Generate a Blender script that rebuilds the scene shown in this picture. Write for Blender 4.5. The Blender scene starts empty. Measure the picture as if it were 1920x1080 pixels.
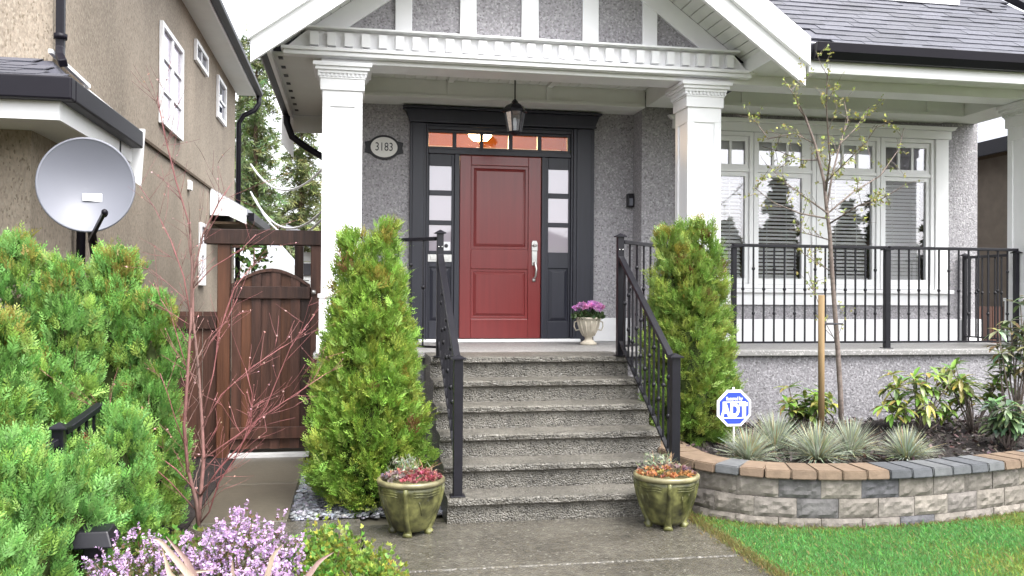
import bpy, bmesh, math, random
import numpy as np
from mathutils import Vector, Matrix
R = random.Random(7)
NR = np.random.default_rng(11)
SC = bpy.context.scene
COL = SC.collection

# ------------------------------------------------------------------ camera
CAM = Vector((0, 0, 1.55))
YAW = math.atan(300/1650); PIT = math.atan(10/1650); ROLL = .0065
fw = Vector((math.sin(YAW)*math.cos(PIT), math.cos(YAW)*math.cos(PIT), math.sin(PIT)))
r0 = Vector((math.cos(YAW), -math.sin(YAW), 0)); u0 = r0.cross(fw)
rt = r0*math.cos(ROLL) + u0*math.sin(ROLL); up = u0*math.cos(ROLL) - r0*math.sin(ROLL)
cd = bpy.data.cameras.new('camera'); cam = bpy.data.objects.new('camera', cd); COL.objects.link(cam)
cd.sensor_width = 36; cd.lens = 36*1650/1920; cd.clip_end = 2000; cd.clip_start = .05
M = Matrix.Identity(4)
for i in range(3):
    M[i][0] = rt[i]; M[i][1] = up[i]; M[i][2] = -fw[i]; M[i][3] = CAM[i]
cam.matrix_world = M
SC.camera = cam

def ray(x, y): return fw + rt*((x-960)/1650) - up*((y-540)/1650)
def atY(x, y, Y): d = ray(x, y); return CAM + d*((Y-CAM.y)/d.y)
def atX(x, y, X): d = ray(x, y); return CAM + d*((X-CAM.x)/d.x)
def atZ(x, y, Z): d = ray(x, y); return CAM + d*((Z-CAM.z)/d.z)

# ------------------------------------------------------------------ light
SUN_EL, SUN_AZ = math.radians(60), math.radians(150)     # behind the viewer
W = bpy.data.worlds.new('World'); SC.world = W; W.use_nodes = True
nt = W.node_tree; nt.nodes.clear()
sky = nt.nodes.new('ShaderNodeTexSky'); sky.sky_type = 'NISHITA'; sky.sun_disc = False
sky.sun_elevation = SUN_EL; sky.sun_rotation = SUN_AZ; sky.dust_density = 4; sky.air_density = 1.0; sky.ozone_density = 1
hs = nt.nodes.new('ShaderNodeHueSaturation'); hs.inputs['Saturation'].default_value = .16     # a grey overcast sky
bg = nt.nodes.new('ShaderNodeBackground'); bg.inputs['Strength'].default_value = .15
wo = nt.nodes.new('ShaderNodeOutputWorld')
nt.links.new(sky.outputs[0], hs.inputs['Color']); nt.links.new(hs.outputs[0], bg.inputs[0]); nt.links.new(bg.outputs[0], wo.inputs[0])
sd = bpy.data.lights.new('sun', 'SUN'); so = bpy.data.objects.new('sun', sd); COL.objects.link(so)
sd.energy = .7; sd.angle = math.radians(35); sd.color = (1, .97, .93)
sdir = Vector((math.sin(SUN_AZ)*math.cos(SUN_EL), math.cos(SUN_AZ)*math.cos(SUN_EL), math.sin(SUN_EL)))
so.rotation_euler = (-sdir).to_track_quat('-Z', 'Y').to_euler()
vs = SC.view_settings; vs.view_transform = 'Standard'; vs.look = 'None'; vs.exposure = 2.2; vs.gamma = 1; vs.use_curve_mapping = False
SC.cycles.max_bounces = 8; SC.cycles.transparent_max_bounces = 12; SC.cycles.caustics_reflective = False

# ------------------------------------------------------------------ materials
def mat(name, col, rough=.6, spec=.4, var=0, vscale=8, var2=0, v2scale=1.2, bump=0, bscale=60, bdist=.01, rand=0, objcol=False,
        attr=False, metal=0, speck=None, sscale=120, stretch=None, coat=0, transl=0, emis=None, estr=0, vor=False, hue=0):
    m = bpy.data.materials.new(name); m.use_nodes = True
    n = m.node_tree.nodes; L = m.node_tree.links
    b = n['Principled BSDF']; out = n['Material Output']
    b.inputs['Roughness'].default_value = rough; b.inputs['Specular IOR Level'].default_value = spec
    b.inputs['Metallic'].default_value = metal; b.inputs['Coat Weight'].default_value = coat; b.inputs['Coat Roughness'].default_value = .15
    tc = n.new('ShaderNodeTexCoord'); vec = tc.outputs['Object']
    if rand or objcol:
        oi = n.new('ShaderNodeObjectInfo')
    if rand:
        ad = n.new('ShaderNodeVectorMath'); ad.operation = 'ADD'
        sc_ = n.new('ShaderNodeVectorMath'); sc_.operation = 'SCALE'; sc_.inputs['Scale'].default_value = 17.
        cb = n.new('ShaderNodeCombineXYZ')
        L.new(oi.outputs['Random'], cb.inputs[0]); L.new(oi.outputs['Random'], cb.inputs[2])
        L.new(cb.outputs[0], sc_.inputs[0]); L.new(vec, ad.inputs[0]); L.new(sc_.outputs[0], ad.inputs[1]); vec = ad.outputs[0]
    if stretch:
        mp = n.new('ShaderNodeMapping'); mp.inputs['Scale'].default_value = stretch
        L.new(vec, mp.inputs[0]); vec = mp.outputs[0]
    if attr:
        a = n.new('ShaderNodeAttribute'); a.attribute_name = 'Col'; c = a.outputs['Color']
    elif objcol:
        c = oi.outputs['Color']
    else:
        rg = n.new('ShaderNodeRGB'); rg.outputs[0].default_value = (*col, 1); c = rg.outputs[0]
    def mulnoise(c, scale, amt, detail=5):
        t = n.new('ShaderNodeTexNoise'); t.inputs['Scale'].default_value = scale; t.inputs['Detail'].default_value = detail
        L.new(vec, t.inputs['Vector'])
        mr = n.new('ShaderNodeMapRange'); mr.inputs[1].default_value = .3; mr.inputs[2].default_value = .7
        mr.inputs[3].default_value = 1-amt; mr.inputs[4].default_value = 1+amt
        L.new(t.outputs['Fac'], mr.inputs[0])
        v = n.new('ShaderNodeVectorMath'); v.operation = 'SCALE'
        L.new(c, v.inputs[0]); L.new(mr.outputs[0], v.inputs['Scale']); return v.outputs[0]
    if var: c = mulnoise(c, vscale, var)
    if var2: c = mulnoise(c, v2scale, var2, 3)
    if rand:
        mr = n.new('ShaderNodeMapRange'); mr.inputs[3].default_value = 1-rand; mr.inputs[4].default_value = 1+rand
        L.new(oi.outputs['Random'], mr.inputs[0])
        v = n.new('ShaderNodeVectorMath'); v.operation = 'SCALE'; L.new(c, v.inputs[0]); L.new(mr.outputs[0], v.inputs['Scale']); c = v.outputs[0]
    if speck:
        for (sc2, lo, hi, colr) in speck:
            t = n.new('ShaderNodeTexVoronoi'); t.inputs['Scale'].default_value = sc2; L.new(vec, t.inputs['Vector'])
            sp = n.new('ShaderNodeSeparateColor'); L.new(t.outputs['Color'], sp.inputs[0])
            mr = n.new('ShaderNodeMapRange'); mr.inputs[1].default_value = lo; mr.inputs[2].default_value = hi
            L.new(sp.outputs[0], mr.inputs[0])
            mx = n.new('ShaderNodeMix'); mx.data_type = 'RGBA'; mx.inputs['B'].default_value = (*colr, 1)
            L.new(mr.outputs[0], mx.inputs['Factor']); L.new(c, mx.inputs['A']); c = mx.outputs['Result']
    L.new(c, b.inputs['Base Color'])
    if bump:
        t = n.new('ShaderNodeTexVoronoi' if vor else 'ShaderNodeTexNoise'); t.inputs['Scale'].default_value = bscale
        if not vor: t.inputs['Detail'].default_value = 6
        L.new(vec, t.inputs['Vector'])
        bp = n.new('ShaderNodeBump'); bp.inputs['Strength'].default_value = bump; bp.inputs['Distance'].default_value = bdist
        if vor: bp.invert = True
        L.new(t.outputs[0], bp.inputs['Height']); L.new(bp.outputs[0], b.inputs['Normal'])
    if emis:
        b.inputs['Emission Color'].default_value = (*emis, 1); b.inputs['Emission Strength'].default_value = estr
    if transl:
        tr = n.new('ShaderNodeBsdfTranslucent'); L.new(c, tr.inputs[0])
        ms = n.new('ShaderNodeMixShader'); ms.inputs[0].default_value = transl
        L.new(b.outputs[0], ms.inputs[1]); L.new(tr.outputs[0], ms.inputs[2]); L.new(ms.outputs[0], out.inputs[0])
    return m

def glass(name, tint, refl, base=None, rough=.0):
    """window glass: clear sheet (or an obscured milky one when base is given) with a mirror share that grows towards grazing"""
    m = bpy.data.materials.new(name); m.use_nodes = True
    n = m.node_tree.nodes; L = m.node_tree.links; n.remove(n['Principled BSDF']); out = n['Material Output']
    if base:
        a = n.new('ShaderNodeBsdfDiffuse'); a.inputs[0].default_value = (*base, 1)
    else:
        a = n.new('ShaderNodeBsdfTransparent'); a.inputs[0].default_value = (*tint, 1)
    g = n.new('ShaderNodeBsdfGlossy'); g.inputs['Roughness'].default_value = rough; g.inputs[0].default_value = (.95, .94, 1, 1)
    fr = n.new('ShaderNodeFresnel'); fr.inputs[0].default_value = 1.5
    mr = n.new('ShaderNodeMapRange'); mr.inputs[1].default_value = 0.04; mr.inputs[2].default_value = 1; mr.inputs[3].default_value = refl; mr.inputs[4].default_value = 1
    L.new(fr.outputs[0], mr.inputs[0])
    mx = n.new('ShaderNodeMixShader'); L.new(mr.outputs[0], mx.inputs[0]); L.new(a.outputs[0], mx.inputs[1]); L.new(g.outputs[0], mx.inputs[2])
    L.new(mx.outputs[0], out.inputs[0]); return m

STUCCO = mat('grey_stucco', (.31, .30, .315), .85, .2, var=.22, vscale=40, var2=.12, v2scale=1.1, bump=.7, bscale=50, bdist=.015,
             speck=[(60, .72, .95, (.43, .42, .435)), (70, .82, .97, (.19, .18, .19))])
SHADEST = mat('shaded_stucco', (.215, .208, .22), .85, .2, var=.24, vscale=40, var2=.2, v2scale=1.4, bump=.7, bscale=50, bdist=.015,
             speck=[(60, .72, .95, (.33, .32, .335)), (70, .82, .97, (.13, .124, .13))])  # the grey stucco again, darkened to paint in shade from the plants
TAN = mat('tan_stucco', (.262, .22, .175), .85, .2, var=.2, vscale=55, var2=.24, v2scale=.8, stretch=(1, 1, .45), bump=.6, bscale=60, bdist=.012,
          speck=[(100, .8, .97, (.33, .29, .235)), (110, .86, .98, (.17, .14, .105))])
WHITE = mat('white_paint', (.80, .80, .81), .45, .4, var=.025, vscale=6, bump=.04, bscale=40)
SOFFIT = mat('soffit_paint', (.70, .71, .68), .55, .3, var=.03, vscale=4)
CHAR = mat('charcoal_paint', (.020, .021, .031), .42, .45, var=.12, vscale=30, stretch=(1, 1, .06), bump=.06, bscale=60)
REDW = mat('red_door', (.175, .022, .022), .30, .5, var=.10, vscale=26, stretch=(1, 1, .05), bump=.05, bscale=70, coat=.15)
BLACK = mat('black_metal', (.006, .0055, .009), .38, .35, var=.2, vscale=12, bump=.03, bscale=90)
GUTTER = mat('dark_gutter', (.006, .005, .009), .45, .2, var=.15, vscale=3)
STEEL = mat('satin_nickel', (.55, .545, .53), .28, .5, metal=.9, var=.08, vscale=20)
CONC = mat('exposed_aggregate', (.115, .107, .092), .42, .5, var=.3, vscale=16, var2=.3, v2scale=2.6, bump=.8, bscale=95, bdist=.012, vor=True,
           speck=[(90, .70, .9, (.125, .115, .095)), (80, .94, .98, (.21, .20, .18)), (95, .80, .92, (.035, .031, .025))])
CONCW = mat('wet_aggregate', (.080, .074, .062), .17, .5, var=.3, vscale=18, var2=.35, v2scale=1.8, bump=.55, bscale=90, bdist=.008, vor=True,
            speck=[(85, .75, .95, (.088, .077, .056)), (80, .96, .99, (.16, .15, .13))])
PATH = mat('side_path_concrete', (.078, .070, .053), .35, .5, var=.16, vscale=20, var2=.2, v2scale=1.1, bump=.25, bscale=90, bdist=.006)
PORCHT = mat('porch_concrete', (.21, .205, .20), .5, .4, var=.15, vscale=30, bump=.3, bscale=90, bdist=.006, speck=[(90, .85, .92, (.38, .37, .36))])
SHING = mat('roof_shingle', (.062, .063, .078), .6, .4, var=.3, vscale=60, rand=.22, bump=.3, bscale=140, bdist=.004)
ROOFB = mat('roof_felt', (.055, .055, .07), .8, .3, var=.2)
WOOD = mat('stained_cedar', (.054, .024, .016), .5, .4, var=.45, vscale=14, var2=.35, v2scale=1.6, stretch=(1.6, 1.6, .12), rand=.45, bump=.25, bscale=50)
WOODL = mat('orange_cedar', (.095, .038, .019), .5, .4, var=.35, vscale=14, var2=.3, v2scale=1.5, stretch=(1.6, 1.6, .12), rand=.3, bump=.25, bscale=50)
STAKE = mat('raw_timber', (.20, .135, .066), .7, .3, var=.25, vscale=16, stretch=(1.5, 1.5, .1))
BLOCK = mat('split_face_block', (.3, .27, .23), .85, .25, objcol=True, rand=.12, var=.22, vscale=16, var2=.2, v2scale=4, bump=.5, bscale=40, bdist=.012)
CAPM = mat('wall_cap_stone', (.3, .2, .1), .7, .3, objcol=True, rand=.12, var=.16, vscale=18, bump=.3, bscale=70, bdist=.008)
LEAF = mat('foliage', (.1, .1, .1), .5, .35, attr=True, transl=.22)
PETAL = mat('petal', (.1, .1, .1), .6, .25, attr=True, transl=.25)
BARK = mat('grey_bark', (.15, .12, .105), .8, .3, var=.3, vscale=40, bump=.4, bscale=60)
REDBARK = mat('red_bark', (.26, .085, .085), .5, .4, attr=True, var=.2, vscale=30)
BROWNBARK = mat('brown_bark', (.085, .06, .04), .85, .2, var=.3, vscale=30)
SOIL = mat('dark_mulch', (.022, .017, .016), .85, .3, var=.5, vscale=40, bump=1, bscale=60, bdist=.03)
LAWN = mat('lawn_soil', (.055, .10, .022), .9, .2, var=.4, vscale=25, var2=.3, v2scale=1.5)
GRASS = mat('grass_blade', (.1, .1, .1), .55, .3, attr=True, transl=.3)
GRAVEL = mat('gravel', (.1, .1, .1), .5, .4, attr=True, var=.2, vscale=60)
GROUND = mat('ground_soil', (.06, .055, .04), .9, .2, var=.4, vscale=3)
GLAZE = mat('olive_glaze', (.080, .080, .028), .42, .4, var=.5, vscale=24, var2=.85, v2scale=9, bump=.25, bscale=40, coat=.1)
GLAZER = mat('pale_glaze', (.14, .125, .065), .42, .5, var=.4, vscale=14, var2=.4, v2scale=6, coat=.2)
URN = mat('cream_stone', (.42, .38, .31), .7, .3, var=.2, vscale=14, bump=.2, bscale=60)
DISHM = mat('dish_grey', (.135, .14, .165), .42, .4, var=.04, vscale=3)
SIGNB = mat('sign_blue', (.025, .055, .40), .4, .4, var=.04, vscale=8)
PRINTW = mat('print_white', (.82, .82, .84), .45, .3, var=.02)
PRINTK = mat('print_black', (.03, .03, .035), .5, .3, var=.05)
PLQ = mat('plaque_cream', (.70, .69, .66), .45, .4, var=.03)
GLASSW = glass('window_glass', (.98, .985, .985), .13)
GLASSF = glass('obscure_glass', (1, 1, 1), .15, base=(.42, .38, .43), rough=.03)
GLASST = glass('transom_glass', (.97, .95, .93), .025)
LAMPG = glass('lantern_glass', (.8, .82, .82), .14)
SLAT = mat('blind_slat', (.90, .89, .88), .5, .3, rand=.05)
INNER = mat('room_wall', (.13, .075, .045), .9, .2, var=.1)
HALL = mat('hall_wall', (.44, .165, .035), .9, .2, var=.06)
BULB = mat('lit_globe', (1, .9, .7), .5, .3, emis=(1, .70, .38), estr=9)
FARROOF = mat('far_roof', (.30, .31, .34), .8, .3, var=.1, vscale=4)
FARWALL = mat('far_wall', (.45, .46, .46), .8, .3, var=.06)
CABLEM = mat('cable', (.66, .68, .7), .5, .3)
ASPH = mat('asphalt', (.05, .05, .052), .6, .4, var=.2, vscale=10)

# ------------------------------------------------------------------ object helpers
def tag(o, label=None, cat=None, group=None, kind=None):
    if label: o['label'] = label
    if cat: o['category'] = cat
    if group: o['group'] = group
    if kind: o['kind'] = kind
    return o
def thing(name, loc, label, cat, group=None):
    o = bpy.data.objects.new(name, None); COL.objects.link(o); o.location = loc; o.empty_display_size = .1
    return tag(o, label, cat, group)
def link(o, parent=None):
    COL.objects.link(o)
    if parent:
        o.parent = parent
        if parent.parent is None: o.matrix_parent_inverse = Matrix.Translation(-parent.location)
        elif parent.type == 'EMPTY' or parent.location.length > 0:
            o.matrix_parent_inverse = Matrix.Translation(-parent.location)
    return o
def inst(name, me, parent, loc, rot=(0, 0, 0), color=None, scale=None):
    o = bpy.data.objects.new(name, me); o.location = loc; o.rotation_euler = rot
    if color: o.color = (*color, 1)
    if scale: o.scale = scale
    return link(o, parent)

class MB:
    def __init__(s): s.v = []; s.f = []; s.sm = []
    def add(s, vs_, fs, smooth=False):
        b = len(s.v); s.v += [tuple(p) for p in vs_]; s.f += [tuple(b+i for i in q) for q in fs]; s.sm += [smooth]*len(fs); return s
    def box(s, x0, x1, y0, y1, z0, z1):
        return s.add([(x0,y0,z0),(x1,y0,z0),(x1,y1,z0),(x0,y1,z0),(x0,y0,z1),(x1,y0,z1),(x1,y1,z1),(x0,y1,z1)],
                     [(0,3,2,1),(4,5,6,7),(0,1,5,4),(1,2,6,5),(2,3,7,6),(3,0,4,7)])
    def prism(s, pts, fn, d0, d1):
        """polygon pts (a,b) swept from d0 to d1; fn(a,b,d) -> xyz"""
        n = len(pts)
        vs_ = [fn(a, b, d0) for a, b in pts]+[fn(a, b, d1) for a, b in pts]
        return s.add(vs_, [tuple(range(n))[::-1], tuple(range(n, 2*n))]+[(i, (i+1) % n, n+(i+1) % n, n+i) for i in range(n)])
    def xz(s, pts, y0, y1): return s.prism(pts, lambda a, b, d: (a, d, b), y0, y1)
    def yz(s, pts, x0, x1): return s.prism(pts, lambda a, b, d: (d, a, b), x0, x1)
    def xy(s, pts, z0, z1): return s.prism(pts, lambda a, b, d: (a, b, d), z0, z1)
    def tube(s, pts, rad, n=8, cap=True, smooth=True, sq=None):
        pts = [Vector(p) for p in pts]; m = len(pts)
        if not hasattr(rad, '__len__'): rad = [rad]*m
        t = (pts[1]-pts[0]).normalized()
        a = Vector((0, 0, 1)) if abs(t.z) < .9 else Vector((0, 1, 0))
        u = t.cross(a).normalized(); vs_ = []
        for i, p in enumerate(pts):
            if i == 0: t = pts[1]-p
            elif i == m-1: t = p-pts[i-1]
            else: t = pts[i+1]-pts[i-1]
            t.normalize(); u = (u-t*u.dot(t)).normalized(); w = t.cross(u)
            for k in range(n):
                an = 2*math.pi*(k+.5)/n
                vs_.append(p+(u*math.cos(an)+w*math.sin(an))*rad[i])
        fs = [(i*n+k, i*n+(k+1) % n, (i+1)*n+(k+1) % n, (i+1)*n+k) for i in range(m-1) for k in range(n)]
        if cap: fs += [tuple(range(n))[::-1], tuple((m-1)*n+k for k in range(n))]
        return s.add(vs_, fs, smooth)
    def beam(s, p, q, w, h, upv=(0, 0, 1)):
        """square bar from p to q, w wide, h high"""
        p, q = Vector(p), Vector(q); t = (q-p).normalized(); sd_ = t.cross(Vector(upv)).normalized(); uu = sd_.cross(t)
        vs_ = [c+sd_*(a*w/2)+uu*(b*h/2) for c in (p, q) for a, b in ((-1,-1),(1,-1),(1,1),(-1,1))]
        return s.add(vs_, [(3,2,1,0),(4,5,6,7),(0,1,5,4),(1,2,6,5),(2,3,7,6),(3,0,4,7)])
    def lathe(s, prof, c=(0, 0, 0), n=28, smooth=True, sx=1, sy=1):
        vs_ = []
        for r, z in prof:
            for k in range(n):
                a = 2*math.pi*k/n; vs_.append((c[0]+r*math.cos(a)*sx, c[1]+r*math.sin(a)*sy, c[2]+z))
        m = len(prof)
        fs = [(i*n+k, i*n+(k+1) % n, (i+1)*n+(k+1) % n, (i+1)*n+k) for i in range(m-1) for k in range(n)]
        fs += [tuple(range(n))[::-1], tuple((m-1)*n+k for k in range(n))]
        return s.add(vs_, fs, smooth)
    def ring(s, outer, inner, fn, d0, d1):
        """frame between two polygons with the same number of points"""
        n = len(outer)
        vs_ = [fn(a, b, d) for d in (d0, d1) for P in (outer, inner) for a, b in P]
        fs = []
        for i in range(n):
            j = (i+1) % n
            fs += [(i, j, n+j, n+i), (2*n+i, 3*n+i, 3*n+j, 2*n+j), (i, 2*n+i, 2*n+j, j), (n+i, n+j, 3*n+j, 3*n+i)]
        return s.add(vs_, fs)
    def frame(s, x0, x1, z0, z1, w, y0, y1, wb=None, wt=None):
        wb = w if wb is None else wb; wt = w if wt is None else wt
        return s.ring([(x0,z0),(x1,z0),(x1,z1),(x0,z1)], [(x0+w,z0+wb),(x1-w,z0+wb),(x1-w,z1-wt),(x0+w,z1-wt)], lambda a, b, d: (a, d, b), y0, y1)
    def frameX(s, y0, y1, z0, z1, w, x0, x1):
        return s.ring([(y0,z0),(y1,z0),(y1,z1),(y0,z1)], [(y0+w,z0+w),(y1-w,z0+w),(y1-w,z1-w),(y0+w,z1-w)], lambda a, b, d: (d, a, b), x0, x1)
    def mesh(s, name, m):
        me = bpy.data.meshes.new(name); me.from_pydata(s.v, [], s.f); me.materials.append(m)
        me.polygons.foreach_set('use_smooth', s.sm)
        bm = bmesh.new(); bm.from_mesh(me); bmesh.ops.recalc_face_normals(bm, faces=bm.faces); bm.to_mesh(me); bm.free()
        me.update(); return me
    def build(s, name, m, parent=None, bevel=0, label=None, seg=2):
        o = bpy.data.objects.new(name, s.mesh(name, m)); link(o, parent)
        if bevel:
            md = o.modifiers.new('bevel', 'BEVEL'); md.width = bevel; md.segments = seg; md.limit_method = 'ANGLE'
        if label: o['label'] = label
        return o

def quads(name, V, C, m, parent=None, smooth=False):
    """V (N,4,3) quads, C (N,3) or (N,4,3) colours"""
    V = np.asarray(V, dtype=np.float32); N = len(V)
    me = bpy.data.meshes.new(name); me.vertices.add(N*4); me.vertices.foreach_set('co', V.ravel())
    me.loops.add(N*4); me.loops.foreach_set('vertex_index', np.arange(N*4, dtype=np.int32))
    me.polygons.add(N); me.polygons.foreach_set('loop_start', np.arange(0, N*4, 4, dtype=np.int32))
    me.update(); me.validate()
    C = np.asarray(C, dtype=np.float32)
    if C.ndim == 2: C = np.repeat(C[:, None, :], 4, 1)
    C4 = np.concatenate([C, np.ones((N, 4, 1), np.float32)], 2)
    at = me.color_attributes.new('Col', 'FLOAT_COLOR', 'POINT'); at.data.foreach_set('color', C4.ravel())
    me.materials.append(m)
    o = bpy.data.objects.new(name, me); return link(o, parent)

def nrm(v): return v/np.maximum(np.linalg.norm(v, axis=-1, keepdims=True), 1e-9)
def fans(P, D, T, n, L, w, spread, taper=.6):
    """flat fans of n leaflets at P pointing along D, opening in the plane D,T"""
    N = len(P); out = []
    Nn = nrm(np.cross(D, T))
    for j in range(n):
        th = (-spread+2*spread*j/max(n-1, 1))*(1+.25*NR.standard_normal(N)) if n > 1 else .3*NR.standard_normal(N)
        d = np.cos(th)[:, None]*D+np.sin(th)[:, None]*T
        d = nrm(d+.22*NR.standard_normal((N, 3)))
        ll = (L*(1-taper*abs(j-(n-1)/2)/max(n, 1)))*(.7+.6*NR.random(N))
        s_ = nrm(np.cross(Nn, d))*(w*(.7+.6*NR.random(N)))[:, None]
        tip = P+d*ll[:, None]; mid = P+d*(ll*.5)[:, None]+Nn*(.06*ll*NR.standard_normal(N))[:, None]
        out.append(np.stack([P, mid-s_, tip, mid+s_], 1))
    return np.concatenate(out, 0)
def perp(D):
    T = np.cross(D, NR.standard_normal(D.shape)); return nrm(T)
def colvar(base, N, v=.25, hue=.12):
    base = np.array(base); c = base[None, :]*(1+v*(NR.random(N)[:, None]*2-1))
    return np.clip(c*(1+hue*NR.standard_normal((N, 3))), .003, 1)
def text_mesh(txt, size, depth, bold=0):
    c = bpy.data.curves.new('text', 'FONT'); c.body = txt; c.size = size; c.extrude = depth; c.offset = bold
    c.align_x = 'CENTER'; c.align_y = 'CENTER'; c.resolution_u = 4
    o = bpy.data.objects.new('text', c); COL.objects.link(o)
    dg = bpy.context.evaluated_depsgraph_get(); me = bpy.data.meshes.new_from_object(o.evaluated_get(dg))
    bpy.data.objects.remove(o); return me
FRONT = (math.pi/2, 0, 0)

# ================================================================== THE SETTING
def struct(o): return tag(o, kind='structure')
struct(MB().box(-150, 150, -150, 200, -.6, -.03).build('ground', GROUND))
struct(MB().box(2.352, 9, 2.5, 7.9, -.2, -.006).build('lawn', LAWN))
struct(MB().box(-120, 120, -22, -13, -.2, -.015).build('road', ASPH))
wk = struct(MB().box(.06, 2.34, 1.5, 5.93, -.3, -.03).build('walkway', CONC))
for y0, y1 in ((4.925, 5.95), (3.7, 4.915), (2.4, 3.69)):
    MB().box(.08, 2.34, y0, y1, -.12, 0).build('slab', CONCW, wk, bevel=.012)
MB().box(-1.05, .07, 5.0, 6.14, -.12, -.002).build('slab', CONCW, wk, bevel=.01)
sp = struct(MB().box(-1.05, -.42, 6.15, 8.7, -.3, -.03).build('side_path', PATH))
for y0, y1 in ((6.155, 7.35), (7.36, 8.55)): MB().box(-1.05, -.42, y0, y1, -.12, 0).build('slab', PATH, sp, bevel=.008)
struct(MB().box(-3.2, -1.06, 3.0, 8.6, -.2, -.01).build('left_bed', SOIL))
struct(MB().box(-1.06, .07, 3.0, 4.995, -.2, 0.0).build('front_bed', SOIL))

# gravel strip between side path and house
n = 5200
P = np.stack([NR.uniform(-.40, .66, n), NR.uniform(6.16, 8.3, n), NR.uniform(-.012, .012, n)], 1)
ph = (1+5**.5)/2
ico_v = nrm(np.array([(-1,ph,0),(1,ph,0),(-1,-ph,0),(1,-ph,0),(0,-1,ph),(0,1,ph),(0,-1,-ph),(0,1,-ph),(ph,0,-1),(ph,0,1),(-ph,0,-1),(-ph,0,1)], float))
oct_f = [(0, 11, 5, 1), (0, 1, 7, 10), (0, 10, 11, 11), (5, 11, 4, 9), (1, 5, 9, 8), (10, 7, 6, 2), (11, 10, 2, 4), (3, 9, 4, 2), (3, 8, 9, 9), (3, 6, 8, 8), (7, 1, 8, 6), (3, 2, 6, 6)]
sz = NR.uniform(.009, .021, n); G = []
for q in oct_f:
    G.append(np.stack([P+ico_v[i]*np.stack([sz*1.15, sz, sz*.7], 1) for i in q], 1))
gc = colvar((.15, .155, .175), n, .75, .05); gq = np.concatenate(G, 0)
quads('gravel', gq, np.tile(gc, (len(oct_f), 1)), GRAVEL); g = bpy.data.objects['gravel']; tag(g, kind='stuff', label='blue grey gravel strip beside the side path', cat='gravel')

# lawn grass blades
n = 150000
gx = np.where(NR.random(n) < .06, 2.36-.035*np.abs(NR.standard_normal(n)), NR.uniform(2.345, 6.4, n)); gy = 3.2+2.9*NR.random(n)**.7
def wall_front(x): return np.interp(x, [2.3,2.45,2.68,2.95,3.25,3.6,4.0,4.4,4.9,5.5,7], [6.2,5.8,5.56,5.44,5.385,5.375,5.42,5.5,5.62,5.8,6.3])
ok = gy < wall_front(gx)+.01; gx, gy = gx[ok], gy[ok]; n = len(gx)
pat = np.sin(gx*3.1+1.3*np.sin(gy*2.3))*np.sin(gy*3.7+1.1*np.sin(gx*1.9))+.5*NR.standard_normal(n)
hh = NR.uniform(.010, .034, n)*np.where(NR.random(n) < .03, 1.7, 1); lean = NR.standard_normal((n, 2))*.016
P = np.stack([gx, gy, np.full(n, -.008)], 1); a = NR.uniform(0, math.pi, n)
S = np.stack([np.cos(a), np.sin(a), np.zeros(n)], 1)*.0026
T = P+np.concatenate([lean, hh[:, None]], 1); Mi = P+np.concatenate([lean*.35, hh[:, None]*.55], 1)
cc = np.where((pat > .55)[:, None], colvar((.24, .30, .075), n, .3), colvar((.135, .32, .095), n, .35)); cc = np.where((NR.random(n) < .07)[:, None], colvar((.30, .26, .12), n, .3), cc)
edge = (np.minimum(wall_front(gx)-gy, gx-2.345) < .045+.03*NR.standard_normal(n)); cc = np.where(edge[:, None], colvar((.22, .20, .075), n, .3), cc)
tag(quads('lawn_grass', np.stack([P-S, P+S, T+S*.15, Mi-S*.8], 1), cc, GRASS), kind='stuff', label='short wet green grass of the front lawn', cat='grass')

# ================================================================== GREY HOUSE
H = thing('grey_house', (1.6, 9.5, 0), 'grey stucco house with white columned porch and dark red front door', 'house')
DW, WW = 9.5, 9.2
def wall_with_hole(b, x0, x1, z0, z1, hx0, hx1, hz0, hz1, y0, y1):
    b.box(x0, hx0, y0, y1, z0, z1); b.box(hx1, x1, y0, y1, z0, z1); b.box(hx0, hx1, y0, y1, hz1, z1)
    if hz0 > z0: b.box(hx0, hx1, y0, y1, z0, hz0)
b = MB(); wall_with_hole(b, -.12, 3.3, 0, 3.9, .72, 2.48, 0.9, 3.36, DW, DW+.2); b.build('wall', STUCCO, H)
b = MB(); wall_with_hole(b, 3.105, 7.23, .9, 3.9, 3.62, 6.74, 1.64, 3.36, WW, WW+.29); b.build('wall', STUCCO, H)
MB().box(7.03, 7.225, WW+.29, 15, 0, 3.9).build('wall', STUCCO, H)
MB().box(-.12, .1, DW+.2, 14, 0, 3.75).build('wall', STUCCO, H)
# porch slab and its front wall
b = MB(); b.box(-.33, 7.2, 7.85, 9.6, .965, 1.02); b.build('porch_slab', PORCHT, H, bevel=.008)
MB().box(-.30, 7.16, 7.9, 8.1, -.1, .963).build('porch_wall', SHADEST, H)
# baseboards
MB().box(3.112, 7.27, WW-.03, WW-.002, 1.021, 1.28).build('baseboard', WHITE, H, bevel=.006)
MB().box(2.645, 3.10, DW-.03, DW-.002, 1.021, 1.28).build('baseboard', WHITE, H, bevel=.006)
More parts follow.
